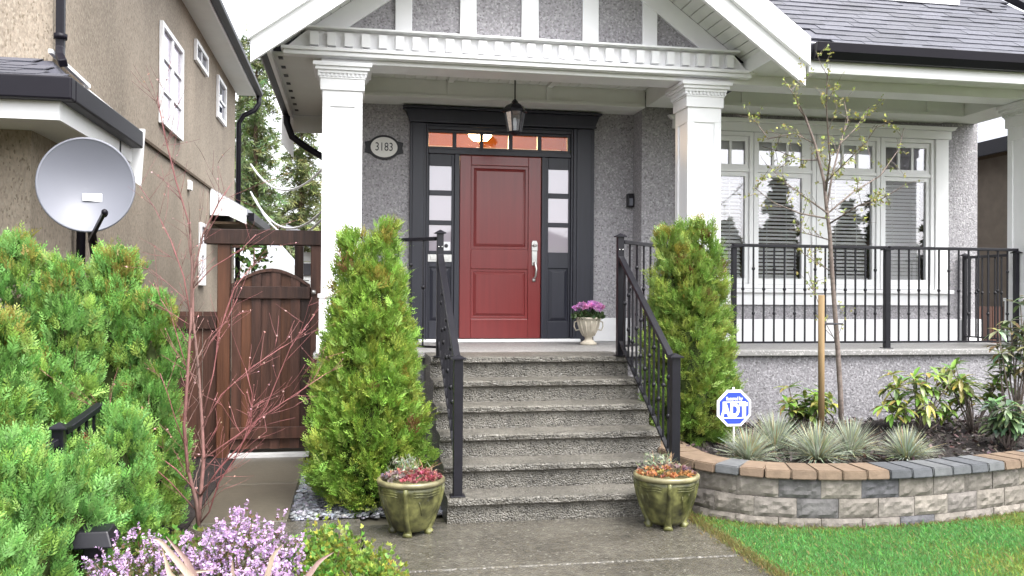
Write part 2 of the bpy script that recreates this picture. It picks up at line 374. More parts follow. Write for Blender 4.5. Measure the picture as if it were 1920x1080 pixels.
# columns
def column(x0, x1):
    c = MB(); y0, y1 = 7.9, 8.24
    c.box(x0+.02, x1-.02, y0+.02, y1-.02, 1.02, 3.575)
    o = c.build('column', WHITE, H, bevel=.004)
    q = MB()   # raised stiles leave a recessed panel on each face
    for (z0, z1) in ((1.53, 1.68), (3.19, 3.33)): q.box(x0+.006, x1-.006, y0+.006, y1-.006, z0, z1)
    for xx in (x0+.006, x1-.076):
        for yy in (y0+.006, y1-.076): q.box(xx, xx+.07, yy, yy+.07, 1.68, 3.19)
    q.build('panel_frame', WHITE, o, bevel=.003)
    p = MB(); p.box(x0-.02, x1+.02, y0-.02, y1+.02, 1.50, 1.535); p.box(x0-.01, x1+.01, y0-.01, y1+.01, 1.021, 1.50); p.box(x0-.03, x1+.03, y0-.03, y1+.03, 1.021, 1.17)
    p.build('plinth', WHITE, o, bevel=.004)
    k = MB(); k.box(x0-.012, x1+.012, y0-.012, y1+.012, 3.33, 3.43)
    for i, (e, z0, z1) in enumerate(((.02, 3.43, 3.445), (.035, 3.475, 3.50), (.055, 3.50, 3.53), (.075, 3.53, 3.566))): k.box(x0-e, x1+e, y0-e, y1+e, z0, z1)
    k.box(x0-.016, x1+.016, y0-.016, y1+.016, 3.445, 3.475)
    k.build('capital', WHITE, o, bevel=.003)
    d = MB(); m_ = 12
    for i in range(m_):
        xx = x0-.02+(x1-x0+.04)*i/(m_-1); d.box(xx-.008, xx+.008, y0-.032, y0-.016, 3.447, 3.474)
        yy = y0-.02+(y1-y0+.04)*i/(m_-1); d.box(x0-.032, x0-.016, yy-.008, yy+.008, 3.447, 3.474)
    tag(d.build('bead_row', WHITE, o), kind='stuff')
for x0, x1 in ((-.275, .085), (3.115, 3.465), (6.82, 7.17)): column(x0, x1)
# porch beams and tray ceiling
MB().box(-.27, 7.2, 7.925, 8.2, 3.572, 3.68).build('porch_beam', WHITE, H, bevel=.004)
MB().box(3.11, 3.47, 8.205, 9.09, 3.574, 3.76).build('porch_beam', SOFFIT, H, bevel=.004)
MB().box(-.27, .08, 8.205, 9.09, 3.574, 3.76).build('porch_beam', SOFFIT, H, bevel=.004)
MB().box(6.75, 7.19, 8.205, 9.19, 3.574, 3.76).build('porch_beam', SOFFIT, H, bevel=.004)
MB().box(.085, 3.105, 9.1, DW-.004, 3.565, 3.76).build('frieze_beam', SOFFIT, H, bevel=.004)
MB().box(3.475, 6.745, 8.8, WW-.004, 3.565, 3.76).build('frieze_beam', SOFFIT, H, bevel=.004)
MB().box(-.27, 7.2, 8.0, 9.5, 3.762, 3.8).build('porch_ceiling', SOFFIT, H)
cb = MB().box(0, .1005, 8.205, 9.09, 3.752, 3.76).mesh('ceiling_board', SOFFIT)
for i in range(28):
    x = .088+i*.1075
    if x < 3.0: inst('ceiling_board', cb, H, (x, 0, 0))
cb2 = MB().box(0, .1005, 8.205, 8.79, 3.752, 3.76).mesh('ceiling_board', SOFFIT)
for i in range(29): inst('ceiling_board', cb2, H, (3.48+i*.108, 0, 0))
for x in (.99, 2.04): MB().box(x-.03, x+.03, 9.075, 9.099, 3.60, 3.75).box(x-.03, x+.03, 8.21, 9.075, 3.728, 3.75).build('batten', SOFFIT, H)
for x in (4.1, 5.25, 6.3): MB().box(x-.03, x+.03, 8.775, 8.799, 3.60, 3.75).box(x-.03, x+.03, 8.21, 8.775, 3.728, 3.75).build('batten', SOFFIT, H)
for x0, x1, y in ((.09, 3.10, 9.085), (3.48, 6.61, 8.785)): MB().box(x0, x1, y, y+.014, 3.566, 3.6).build('frieze_trim', SOFFIT, H, bevel=.003)
# entablature with dentils
b = MB(); b.box(-.60, 3.73, 7.82, 7.92, 3.612, 3.65); b.box(-.62, 3.75, 7.80, 7.92, 3.65, 3.682); b.box(-.28, 3.6, 7.905, 7.925, 3.573, 3.611); b.build('cornice', WHITE, H, bevel=.006)
b = MB(); b.xz([(-.58, 3.683), (3.71, 3.683), (3.56, 3.842), (-.40, 3.842)], 7.87, 7.97); b.build('dentil_band', WHITE, H)
dm = MB().box(-.036, .036, 7.81, 7.869, 3.70, 3.815).mesh('dentil', WHITE)
for i in range(27): inst('dentil', dm, H, (-.34+i*.148, 0, 0))
MB().box(-.42, 3.6, 7.79, 7.975, 3.843, 3.862).build('cornice_ledge', WHITE, H, bevel=.004)
# gable wall, timbers
ZS = lambda a: 5.33-.73*abs(a-1.6)
MB().xz([(-.45, 3.70), (3.65, 3.70), (3.65, ZS(3.65)), (1.6, ZS(1.6)), (-.45, ZS(-.45))], 7.98, 8.1).build('gable_wall', STUCCO, H)
for x0, x1 in ((.365, .515), (.95, 1.10), (1.52, 1.68), (2.10, 2.255), (2.685, 2.83)):
    MB().xz([(x0, 3.864), (x1, 3.864), (x1, ZS(x1)-.215), ((x0+x1)/2, max(ZS(x1), ZS(x0))-.215 if abs((x0+x1)/2-1.6) < .1 else (ZS(x0)+ZS(x1))/2-.215), (x0, ZS(x0)-.215)], 7.948, 7.979).build('gable_timber', WHITE, H, bevel=.004)
for s in (-1, 1):
    f = lambda a, z: (1.6+s*a, z)
    b = MB(); b.xz([f(0, 5.325), f(2.0, 3.868), f(1.70, 3.868), f(0, 5.11)], 7.943, 7.979); b.build('rake_timber', WHITE, H, bevel=.004)
    MB().xz([f(0, 5.352), f(2.26, 3.702), f(2.26, 3.708), f(0, 5.358)], 7.242, 7.975).build('soffit_backing', SOFFIT, H)
    # two-step bargeboard
    ae = 2.345 if s > 0 else 2.405
    b = MB(); b.xz([f(0, 5.118), f(ae, 5.118-.73*ae), f(ae, 5.312-.73*ae), f(0, 5.312)], 7.2, 7.24); o = b.build('bargeboard', WHITE, H, bevel=.004)
    b = MB(); ae += .02; b.xz([f(0, 5.30), f(ae, 5.30-.73*ae), f(ae, 5.556-.73*ae), f(0, 5.556)], 7.15, 7.199); b.build('upper_fascia', WHITE, o, bevel=.004)
    # sloped soffit boards of the gable overhang
    bd = MB(); sl = math.atan(.73); wd = .105
    bd.beam((0, 7.245, 0), (0, 7.94, 0), wd-.007, .012)
    me = bd.mesh('soffit_board', SOFFIT)
    k = 0
    while True:
        L_ = .08+k*wd; a = L_*math.cos(sl); k += 1
        if a > 2.2: break
        inst('soffit_board', me, H, (1.6+s*a, 0, ZS(1.6+a)+.004), (0, s*sl, 0))
    # gable roof slab
    b = MB(); b.xz([f(0, 5.36), f(2.30, 3.682), f(2.32, 3.88), f(0, 5.575)], 7.246, 12 if s < 0 else 9.5); b.build('gable_roof', ROOFB, H)
    # small lights under the soffit
    for a, t_ in ((1.2, .5), (1.75, .5)):
        m_ = MB().lathe([(.022, -.012), (.026, 0)], (1.6+s*a, 7.45, ZS(1.6+a)-.012), 10); m_.build('soffit_clip', STEEL, H)
# left eave
MB().box(-.70, -.13, 7.99, 10.75, 3.655, 3.67).build('eave_soffit', SOFFIT, H)
for i in range(8): MB().box(-.665, -.625, 8.1+i*.33, 8.18+i*.33, 3.648, 3.654).build('soffit_vent', GUTTER, H)
MB().box(-.735, -.702, 7.25, 10.75, 3.60, 3.79).build('fascia', WHITE, H)
MB().xz([(-.82, 3.73), (-.83, 3.66), (-.80, 3.62), (-.737, 3.62), (-.737, 3.73)], 7.25, 10.75).build('gutter', GUTTER, H, bevel=.006)
MB().tube([(-.77, 10.55, 3.67), (-.76, 10.55, 3.52), (-.70, 10.55, 3.36), (-.56, 10.57, 3.26), (-.2, 10.6, 3.05), (-.165, 10.6, 2.8), (-.165, 10.6, .1)], .042, 8).build('downspout', GUTTER, H)
MB().xz([(-.84, 3.75), (-.70, 3.75), (-.70, 3.15), (-.84, 3.32)], 10.78, 10.83).build('eave_end_board', WHITE, H)
MB().box(-.7, -.12, 10.76, 10.78, 3.45, 3.655).build('eave_end_panel', SOFFIT, H)
# right eave: fascia, gutter, soffit, shingled roof
MB().box(3.975, 7.25, 7.2, 7.235, 3.53, 3.80).build('fascia', WHITE, H, bevel=.004)
MB().yz([(7.198, 3.77), (7.198, 3.632), (7.12, 3.63), (7.075, 3.69), (7.065, 3.77)], 3.985, 7.28).build('gutter', GUTTER, H, bevel=.005)
sb = MB().box(0, .213, 7.237, 7.92, 3.665, 3.675).mesh('soffit_board', SOFFIT)
for i in range(16): inst('soffit_board', sb, H, (3.71+i*.217, 0, 0))
MB().box(3.69, 3.705, 7.245, 7.92, 3.66, 3.80).build('soffit_return', SOFFIT, H)
VY = lambda x: 7.16+((5.565-.73*(x-1.6))-3.765)/.7       # where the porch gable's slope meets the main roof
rp = [(3.985, 7.16), (7.16, 7.16), (7.16, 9.6), (2.0, 9.6), (2.0, VY(2.0)), (3.96, VY(3.96))]
roof = MB().prism(rp, lambda a, b, d: (a, b, 3.765+.7*(b-7.16)-d), 0, .07).build('roof', ROOFB, H)
sl = math.atan(.7)
sm = MB(); sm.add([(0,0,.004),(.298,0,.004),(.298,.26,.002),(0,.26,.002),(0,0,.018),(.298,0,.018),(.298,.26,.004),(0,.26,.004)], [(0,3,2,1),(4,5,6,7),(0,1,5,4),(1,2,6,5),(2,3,7,6),(3,0,4,7)])
sm = sm.mesh('shingle', SHING)
for r in range(16):
    L_ = r*.14; y = 7.13+L_*math.cos(sl); z = 3.750+L_*math.sin(sl)
    x = 2.7+.301*((r*.37) % 1)
    while x < 6.9:
        if y < VY(x) and x < 3.99: x += .301; continue
        inst('shingle', sm, roof, (x, y+R.uniform(-.006, .006), z+.002+R.uniform(0, .004)), (sl, 0, R.uniform(-.006, .006))); x += .301
    MB().add([], [])
MB().yz([(7.10, 3.74), (9.6, 5.49), (9.6, 5.58), (7.10, 3.83)], 7.18, 7.30).build('roof_edge', GUTTER, H)
b = MB(); b.box(4.15, 6.28, 8.44, 9.5, 4.63, 6.2); b.build('dormer', WHITE, H, bevel=.004)
MB().box(4.0, 6.36, 8.37, 8.435, 4.655, 4.80).build('dormer_sill', WHITE, H, bevel=.004)
b = MB(); rr = [(6.52+.13*math.cos(t*.5)*(1-.02*t), 8.25+.10*math.sin(t*.5)+.004*t, 4.55+.07*math.sin(t*.5)+.012+.004*(t % 3)) for t in range(40)]
tag(b.tube(rr, .008, 6).build('wire_coil', GUTTER), 'coil of dark wire lying on the shingle roof by the dormer', 'wire')
# room box behind the big window, entrance hall behind the door
b = MB(); b.box(3.2, 7.0, 12.0, 12.1, .9, 3.8); b.box(3.1, 3.2, 9.72, 12, .9, 3.8); b.box(6.93, 7.0, 9.5, 12, .9, 3.8); b.box(3.2, 7.0, 9.5, 12, .95, 1.0); b.box(3.2, 7, 9.5, 12, 3.55, 3.6); b.build('room_interior', INNER, H)
b = MB(); b.box(.1, 3.0, 12.4, 12.5, 1, 3.9); b.box(.11, .2, 9.71, 12.4, 1, 3.9); b.box(3.0, 3.09, 9.71, 12.4, 1, 3.9); b.box(.2, 3.0, 9.71, 12.4, 3.85, 3.9); b.box(.2, 3, 9.71, 12.4, 1.0, 1.03); b.build('hall_interior', HALL, H)
b = MB(); b.box(.3, 1.42, 12.36, 12.395, 3.2, 3.62); b.box(1.72, 2.95, 12.36, 12.395, 3.2, 3.62); b.build('sky_band', WHITE, H)  # white boards standing in for sky reflected low in the transom
cl = tag(MB().lathe([(.01, -.10), (.09, -.09), (.14, -.04), (.15, 0), (.04, .02)], (1.52, 10.6, 3.50), 20).build('ceiling_lamp', BULB), 'lit round hall lamp seen through the transom glass', 'lamp')
MB().tube([(1.52, 10.6, 3.52), (1.52, 10.6, 3.84)], .012, 8).build('stem', STEEL, cl)
pl_ = bpy.data.lights.new('hall_light', 'POINT'); pl_.energy = 24; pl_.color = (1, .68, .36); pl_.shadow_soft_size = .15
po = bpy.data.objects.new('hall_light', pl_); COL.objects.link(po); po.location = (1.52, 10.6, 3.3)

# ---- door surround
for x0, x1, xa, xb in ((.60, .775, .625, .75), (2.405, 2.64, 2.44, 2.605)):
    cas = MB().box(x0, x1, DW-.045, DW-.001, 1.03, 3.378).box(xa, xb, DW-.06, DW-.045, 1.03, 3.376).build('door_casing', CHAR, H, bevel=.005)
b = MB(); b.xz([(.60, 3.38), (2.635, 3.38), (2.69, 3.52), (.54, 3.52)], DW-.085, DW-.001); b.xz([(.585, 3.375), (2.65, 3.375), (2.655, 3.40), (.58, 3.40)], DW-.098, DW-.086); b.box(.52, 2.71, DW-.12, DW-.001, 3.521, 3.545); b.build('head_moulding', CHAR, cas, bevel=.004)
fr = MB(); fr.frame(.777, 2.403, 1.03, 3.376, .022, DW-.03, DW+.1)
fr.box(.80, 2.38, DW-.02, DW+.1, 3.055, 3.105)          # transom bar
fr.box(.80, 2.38, DW-.028, DW+.1, 3.315, 3.352)
fr.box(1.085, 1.14, DW-.02, DW+.1, 1.05, 3.054); fr.box(2.052, 2.10, DW-.02, DW+.1, 1.05, 3.054)
frm = fr.build('door_frame', CHAR, H, bevel=.004)
tw = MB(); xs = [.80, 1.09, 1.405, 1.71, 2.04, 2.38]
px = [(.805, 1.065), (1.105, 1.365), (1.40, 1.68), (1.725, 2.005), (2.05, 2.345)]
tw.box(.80, 2.38, DW+.005, DW+.05, 3.106, 3.135); tw.box(.80, 2.38, DW+.005, DW+.05, 3.287, 3.314)
ed = [.80]+[v for p in px for v in p]+[2.38]
for i in range(0, len(ed), 2):
    if ed[i+1]-ed[i] > .004: tw.box(ed[i], ed[i+1], DW+.005, DW+.05, 3.135, 3.287)
tro = tw.build('transom_window', CHAR, H, bevel=.003)
for x0, x1 in px: MB().box(x0, x1, DW+.026, DW+.032, 3.135, 3.287).build('pane', GLASST, tro)
def sidelight(x0, x1, g0, g1):
    s = MB(); y0, y1 = DW+.0, DW+.05
    zs = [(2.925, 2.66), (2.605, 2.335), (2.285, 2.005)]
    s.box(x0, g0, y0, y1, 1.05, 3.053); s.box(g1, x1, y0, y1, 1.05, 3.053); s.box(g0, g1, y0, y1, 2.925, 3.053)
    s.box(g0, g1, y0, y1, 2.605, 2.66); s.box(g0, g1, y0, y1, 2.285, 2.335); s.box(g0, g1, y0, y1, 1.83, 2.005)
    s.box(g0, g1, y0, y1, 1.05, 1.24); s.box(g0, g1, y0+.02, y1, 1.24, 1.83)
    o = s.build('sidelight', CHAR, H, bevel=.004)
    MB().add([(g0+.012,y0+.02,1.252),(g1-.012,y0+.02,1.252),(g1-.012,y0+.02,1.818),(g0+.012,y0+.02,1.818),(g0+.045,y0+.004,1.285),(g1-.045,y0+.004,1.285),(g1-.045,y0+.004,1.785),(g0+.045,y0+.004,1.785)],
             [(4,5,6,7),(0,1,5,4),(1,2,6,5),(2,3,7,6),(3,0,4,7)]).build('raised_panel', CHAR, o)
    for zt, zb in zs: MB().box(g0, g1, DW+.018, DW+.024, zb, zt).build('pane', GLASSF, o)
    return o
sl1 = sidelight(.80, 1.084, .815, 1.055); sl2 = sidelight(2.101, 2.38, 2.13, 2.36)
b = MB(); b.box(.80, 1.06, DW-.012, DW-.001, 1.885, 1.965); b.box(.83, 1.03, DW-.02, DW-.012, 1.905, 1.945); b.build('mail_slot', STEEL, sl1, bevel=.003)
MB().box(.955, 1.045, DW+.010, DW+.0165, 2.01, 2.105).build('sticker', PRINTW, sl1); 
MB().xz([(1.0+.022*math.cos(t*math.pi/4), 2.06+.022*math.sin(t*math.pi/4)) for t in range(8)], DW+.007, DW+.0095).build('sticker_emblem', PRINTK, sl1)
# ---- the red door
D = MB(); y0, y1 = DW+.002, DW+.05
xs0, xs1 = 1.145, 2.048
pan = [(1.27, 1.905, 2.03, 2.945), (1.27, 1.905, 1.27, 1.815)]
D.box(xs0, 1.27, y0, y1, 1.055, 3.05); D.box(1.905, xs1, y0, y1, 1.055, 3.05)
D.box(1.27, 1.905, y0, y1, 2.945, 3.05); D.box(1.27, 1.905, y0, y1, 1.815, 2.03); D.box(1.27, 1.905, y0, y1, 1.055, 1.27)
door = D.build('front_door', REDW, H, bevel=.006)
for x0, x1, z0, z1 in pan:
    q = MB(); q.frame(x0+.001, x1-.001, z0+.001, z1-.001, .03, y0+.014, y1-.004)
    i0, i1, k0, k1 = x0+.031, x1-.031, z0+.031, z1-.031
    q.add([(i0,y0+.022,k0),(i1,y0+.022,k0),(i1,y0+.022,k1),(i0,y0+.022,k1),(i0+.03,y0+.006,k0+.03),(i1-.03,y0+.006,k0+.03),(i1-.03,y0+.006,k1-.03),(i0+.03,y0+.006,k1-.03)],
          [(4,5,6,7),(0,1,5,4),(1,2,6,5),(2,3,7,6),(3,0,4,7)])
    q.build('door_panel', REDW, door, bevel=.002)
hx = 1.975; b = MB()
b.xz([(hx-.032, 2.02), (hx+.032, 2.02), (hx+.032, 2.10), (hx+.022, 2.13), (hx-.022, 2.13), (hx-.032, 2.10)], y0-.022, y0); b.xz([(hx-.027, 1.86), (hx+.027, 1.86), (hx+.03, 2.018), (hx-.03, 2.018)], y0-.014, y0)
b.lathe([(.02, -.0), (.026, .01), (.026, .02), (.012, .03)], (hx, y0-.03, 2.065), 12)
b.tube([(hx, y0-.012, 1.90), (hx, y0-.05, 1.885), (hx+.012, y0-.06, 1.82), (hx+.004, y0-.058, 1.74), (hx-.006, y0-.03, 1.715), (hx-.006, y0, 1.72)], [.012, .013, .013, .012, .011, .012], 8)
b.lathe([(.018, -.018), (.022, 0), (.018, .018)], (hx-.006, y0-.006, 1.70), 10)
b.build('handle_set', STEEL, door, bevel=.002)
MB().box(.70, 2.48, DW-.10, DW+.06, 1.021, 1.052).build('door_sill', WHITE, H, bevel=.004)

# ---- big four-light window
def front_window():
    wy = WW
    t = MB(); t.box(3.49, 3.66, wy-.03, wy-.001, 1.622, 3.372); t.box(6.665, 6.83, wy-.03, wy-.001, 1.622, 3.372)
    t.box(3.45, 6.86, wy-.04, wy-.001, 3.374, 3.47); t.xz([(3.43, 3.471), (6.88, 3.471), (6.92, 3.515), (3.39, 3.515)], wy-.07, wy-.001)
    t.box(3.42, 6.88, wy-.07, wy-.001, 1.575, 1.62); t.box(3.49, 6.83, wy-.03, wy-.001, 1.44, 1.574)
    cas = t.build('window_casing', WHITE, H, bevel=.005)
    units = [(3.66, 4.41, 3.80, 4.317), (4.41, 5.17, 4.483, 5.006), (5.17, 5.97, 5.33, 5.88), (5.97, 6.665, 6.05, 6.569)]
    for ui, (u0, u1, g0, g1) in enumerate(units):
        f = MB(); f.frame(u0+.004, u1-.004, 1.625, 3.37, .045, wy-.012, wy+.10)
        f.box(u0+.049, u1-.049, wy-.006, wy+.1, 2.925, 2.965)
        w = f.build('window', WHITE, H, bevel=.004)
        s = MB(); a0, a1 = u0+.052, u1-.052
        for (z0, z1, h0, h1) in ((1.672, 2.923, 1.735, 2.875), (2.967, 3.323, 3.01, 3.268)):
            s.ring([(a0,z0),(a1,z0),(a1,z1),(a0,z1)], [(g0,h0),(g1,h0),(g1,h1),(g0,h1)], lambda p, q, d: (p, d, q), wy+.012, wy+.06)
        s.build('sash', WHITE, w, bevel=.004)
        for k in (1, 2):
            x = g0+(g1-g0)*k/3; MB().box(x-.014, x+.014, wy+.02, wy+.05, 3.01, 3.268).build('muntin', WHITE, w)
        if ui < 3: MB().box(g0-.03, g1+.03, wy+.13, wy+.15, 2.97, 3.33).build('valance', SLAT, w)
        MB().box(g0, g1, wy+.035, wy+.041, 1.735, 2.875).build('pane', GLASSW, w); MB().box(g0, g1, wy+.033, wy+.039, 3.01, 3.268).build('pane', GLASSW, w)
        tilt = (.72, .62, .62, .9)[ui]
        me = MB().box(g0+.004, g1-.004, -.024, .024, -.0012, .0012).mesh('blind_slat', SLAT)
        k = 0; z = 1.77
        while z < 2.90: inst('blind_slat', me, w, (0, wy+.13, z), (tilt+R.uniform(-.03, .03), 0, 0)); z += .0425
        MB().box(g0, g1, wy+.10, wy+.16, 2.905, 2.95).box(g0, g1, wy+.10, wy+.15, 1.735, 1.752).build('blind_rail', SLAT, w)
        MB().box(g0+.14, g0+.146, wy+.102, wy+.104, 1.75, 2.91).box(g1-.146, g1-.14, wy+.102, wy+.104, 1.75, 2.91).build('blind_cord', SLAT, w)
front_window()

# ---- fittings on the house
b = MB(); X, Y, Z = 1.585, 8.62, 0
lan = thing('hanging_lantern', (X, Y, 3.75), 'black six sided glass lantern hanging from the porch ceiling', 'lantern')
MB().tube([(X, Y, 3.752), (X, Y, 3.735)], .05, 16).tube([(X, Y, 3.735), (X, Y, 3.46)], .007, 6).build('chain_rod', BLACK, lan)
b = MB(); b.lathe([(.012, 3.485), (.03, 3.465), (.035, 3.45), (.085, 3.42), (.12, 3.375), (.125, 3.355), (.105, 3.352)], (X, Y, 0), 6, smooth=False); b.build('cap', BLACK, lan); b = MB(); b.lathe([(.062, 3.165), (.07, 3.15), (.04, 3.135), (.012, 3.125)][::-1], (X, Y, 0), 6, smooth=False); b.build('base', BLACK, lan)
b = MB()
for k in range(6):
    a = math.pi*2*k/6; b.beam((X+.10*math.cos(a), Y+.10*math.sin(a), 3.353), (X+.066*math.cos(a), Y+.066*math.sin(a), 3.16), .012, .012, (0, 1, .01))
b.build('frame', BLACK, lan)
for k in range(6):
    a, c = math.pi*2*k/6, math.pi*2*(k+1)/6
    MB().add([(X+.063*math.cos(a), Y+.063*math.sin(a), 3.165), (X+.063*math.cos(c), Y+.063*math.sin(c), 3.165), (X+.096*math.cos(c), Y+.096*math.sin(c), 3.35), (X+.096*math.cos(a), Y+.096*math.sin(a), 3.35)], [(0,1,2,3)]).build('pane', LAMPG, lan)
MB().lathe([(.018, 3.17), (.02, 3.26), (.012, 3.30)], (X, Y, 0), 10).build('candle', PRINTW, lan)
# number plaque
X, Z = .326, 3.10; Y = DW-.001
plq = thing('number_plaque', (X, Y, Z), 'oval cream house number plaque with dark rim beside the front door', 'house number')
ov = lambda a, b_, n=40: [(X+a*math.cos(2*math.pi*k/n), Z+b_*math.sin(2*math.pi*k/n)) for k in range(n)]
MB().xz(ov(.165, .132), Y-.022, Y).xz([(X-.205, Z-.055), (X-.13, Z-.075), (X+.13, Z-.075), (X+.205, Z-.055), (X+.195, Z), (X+.205, Z+.055), (X+.13, Z+.075), (X-.13, Z+.075), (X-.205, Z+.055), (X-.195, Z)], Y-.016, Y-.001).build('backing', PRINTK, plq, bevel=.004)
MB().xz(ov(.142, .108), Y-.030, Y-.021).build('face', PLQ, plq, bevel=.003)
me = text_mesh('3183', .115, .0015); me.materials.append(PRINTK); inst('numerals', me, plq, (X, Y-.032, Z), FRONT, scale=(.85, 1.1, 1))
# wall light
X, Z, Y = 3.06, 2.60, DW-.001
wl = thing('wall_light', (X, Y, Z), 'small dark box light on the stucco wall right of the door', 'light fitting')
MB().box(X-.035, X+.035, Y-.07, Y, Z-.075, Z+.075).build('housing', BLACK, wl, bevel=.006); MB().box(X-.02, X+.02, Y-.076, Y-.071, Z-.06, Z+.02).build('diffuser', DISHM, wl)

# ================================================================== STAIRS
ST = thing('porch_stairs', (1.47, 6.5, 0), 'flight of wet exposed aggregate concrete steps up to the porch', 'stairs')
for k in range(6):
    Y0 = 7.24-.275*k; Z0 = 1.02-.17*k; yb = 7.84 if k == 0 else Y0+.275+.028
    prof = [(Y0+.004, Z0), (Y0-.004, Z0-.012), (Y0-.002, Z0-.042), (Y0+.012, Z0-.052), (Y0+.03, Z0-.058), (Y0+.03, -.05), (yb, -.05), (yb, Z0)]
    b = MB(); nseg = 26; x0, x1 = .64, 2.34; vs_ = []
    for i in range(nseg+1):
        x = x0+(x1-x0)*i/nseg
        for j, (y, z) in enumerate(prof):
            q = .004 if j < 5 else 0
            vs_.append((x, y+R.uniform(-q, q), z+(R.uniform(-q, q)*.7 if 0 < j < 5 else 0)))
    m_ = len(prof)
    fs = [(i*m_+j, i*m_+(j+1) % m_, (i+1)*m_+(j+1) % m_, (i+1)*m_+j) for i in range(nseg) for j in range(m_)]+[tuple(range(m_)), tuple(nseg*m_+j for j in range(m_))]
    b.add(vs_, fs).build('step', CONC, ST)

# ================================================================== RAILINGS
def post(parent, x, y, z0, z1, w=.055):
    b = MB(); b.box(x-w/2, x+w/2, y-w/2, y+w/2, z0, z1); b.box(x-w/2-.02, x+w/2+.02, y-w/2-.02, y+w/2+.02, z0, z0+.008)
    o = b.build('post', BLACK, parent, bevel=.003)
    e = w/2+.018
    MB().add([(x-e,y-e,z1),(x+e,y-e,z1),(x+e,y+e,z1),(x-e,y+e,z1),(x-e,y-e,z1+.008),(x+e,y-e,z1+.008),(x+e,y+e,z1+.008),(x-e,y+e,z1+.008),(x,y,z1+.034)],
             [(3,2,1,0),(0,1,5,4),(1,2,6,5),(2,3,7,6),(3,0,4,7),(4,5,8),(5,6,8),(6,7,8),(7,4,8)]).build('post_cap', BLACK, o)
def rails(parent, p, q, top0, top1, bot0, bot1, nb, knuck, w=.05, h=.03):
    p, q = Vector(p), Vector(q)
    MB().beam((p.x, p.y, top0), (q.x, q.y, top1), w, h).build('handrail', BLACK, parent, bevel=.004)
    MB().beam((p.x, p.y, bot0), (q.x, q.y, bot1), .03, .018).build('bottom_rail', BLACK, parent)
    for i in range(nb):
        t = (i+1)/(nb+1); x, y = p.x+(q.x-p.x)*t, p.y+(q.y-p.y)*t; zt = top0+(top1-top0)*t; zb = bot0+(bot1-bot0)*t
        b = MB(); b.box(x-.007, x+.007, y-.007, y+.007, zb, zt-.01)
        for kf in knuck[i % len(knuck)]:
            zz = zb+(zt-zb)*kf; b.lathe([(.008, -.018), (.015, -.010), (.017, 0), (.015, .010), (.008, .018)], (x, y, zz), 8)
        b.build('baluster', BLACK, parent)
PRL = thing('porch_railing', (5.2, 8.05, 1.02), 'black metal railing along the front of the porch before the big window', 'railing')
ZT, ZB = 2.035, 1.085
post(PRL, 3.665, 8.06, 1.02, 2.01, .045); post(PRL, 5.31, 8.06, 1.02, 2.01)
rails(PRL, (3.65, 8.06, 0), (5.29, 8.06, 0), ZT, ZT, ZB, ZB, 14, [(.55,), (.76, .30)]); rails(PRL, (5.33, 8.06, 0), (6.80, 8.06, 0), ZT, ZT, ZB, ZB, 12, [(.55,), (.30,), (.55,), (.30,), (.55,), (.76, .30)])
post(PRL, 6.79, 8.06, 1.02, 2.0, .045)
SRL = thing('porch_side_railing', (7.05, 8.6, 1.02), 'short black railing closing the far right end of the porch', 'railing')
rails(SRL, (7.02, 8.25, 0), (7.02, 9.15, 0), 2.0, 2.0, ZB, ZB, 8, [(.55,)]); post(SRL, 7.02, 9.14, 1.02, 2.02, .04)
def stair_rail(x, lab, side):
    t = thing('stair_railing', (x, 6.5, 0), lab, 'railing', 'stair railings')
    post(t, x, 7.27, 1.02, 2.04); post(t, x, 5.955, .17, 1.10, .062)
    rails(t, (x, 7.24, 0), (x, 5.98, 0), 1.86, 1.065, 1.14, .36, 11, [(.55,), (.74, .34), (.3,)])
    xe = x+side*.52
    rails(t, (x+side*.03, 7.30, 0), (xe, 7.80, 0), 2.0, 2.0, 1.10, 1.10, 4, [(.55,), (.76, .3)])
    b = MB()
    for dx in (-.014, .014): b.lathe([(.006, -.004), (.006, .004)], (x+dx, 7.24, 1.93), 8)
    b.build('bolt', STEEL, t)
stair_rail(.715, 'black metal stair railing on the left side of the steps', -1)
stair_rail(2.265, 'black metal stair railing on the right side of the steps', 1)
GRL = thing('garden_railing', (-1.45, 5.0, 0), 'black railing buried in the cedar hedge at left', 'railing')
post(GRL, -1.43, 4.72, 0, .86, .055); rails(GRL, (-1.335, 5.1, 0), (-1.42, 4.75, 0), .93, .84, .3, .3, 4, [(.5,)]); rails(GRL, (-1.44, 4.7, 0), (-1.85, 3.9, 0), .80, .50, .25, .1, 6, [(.5,)], h=.035)

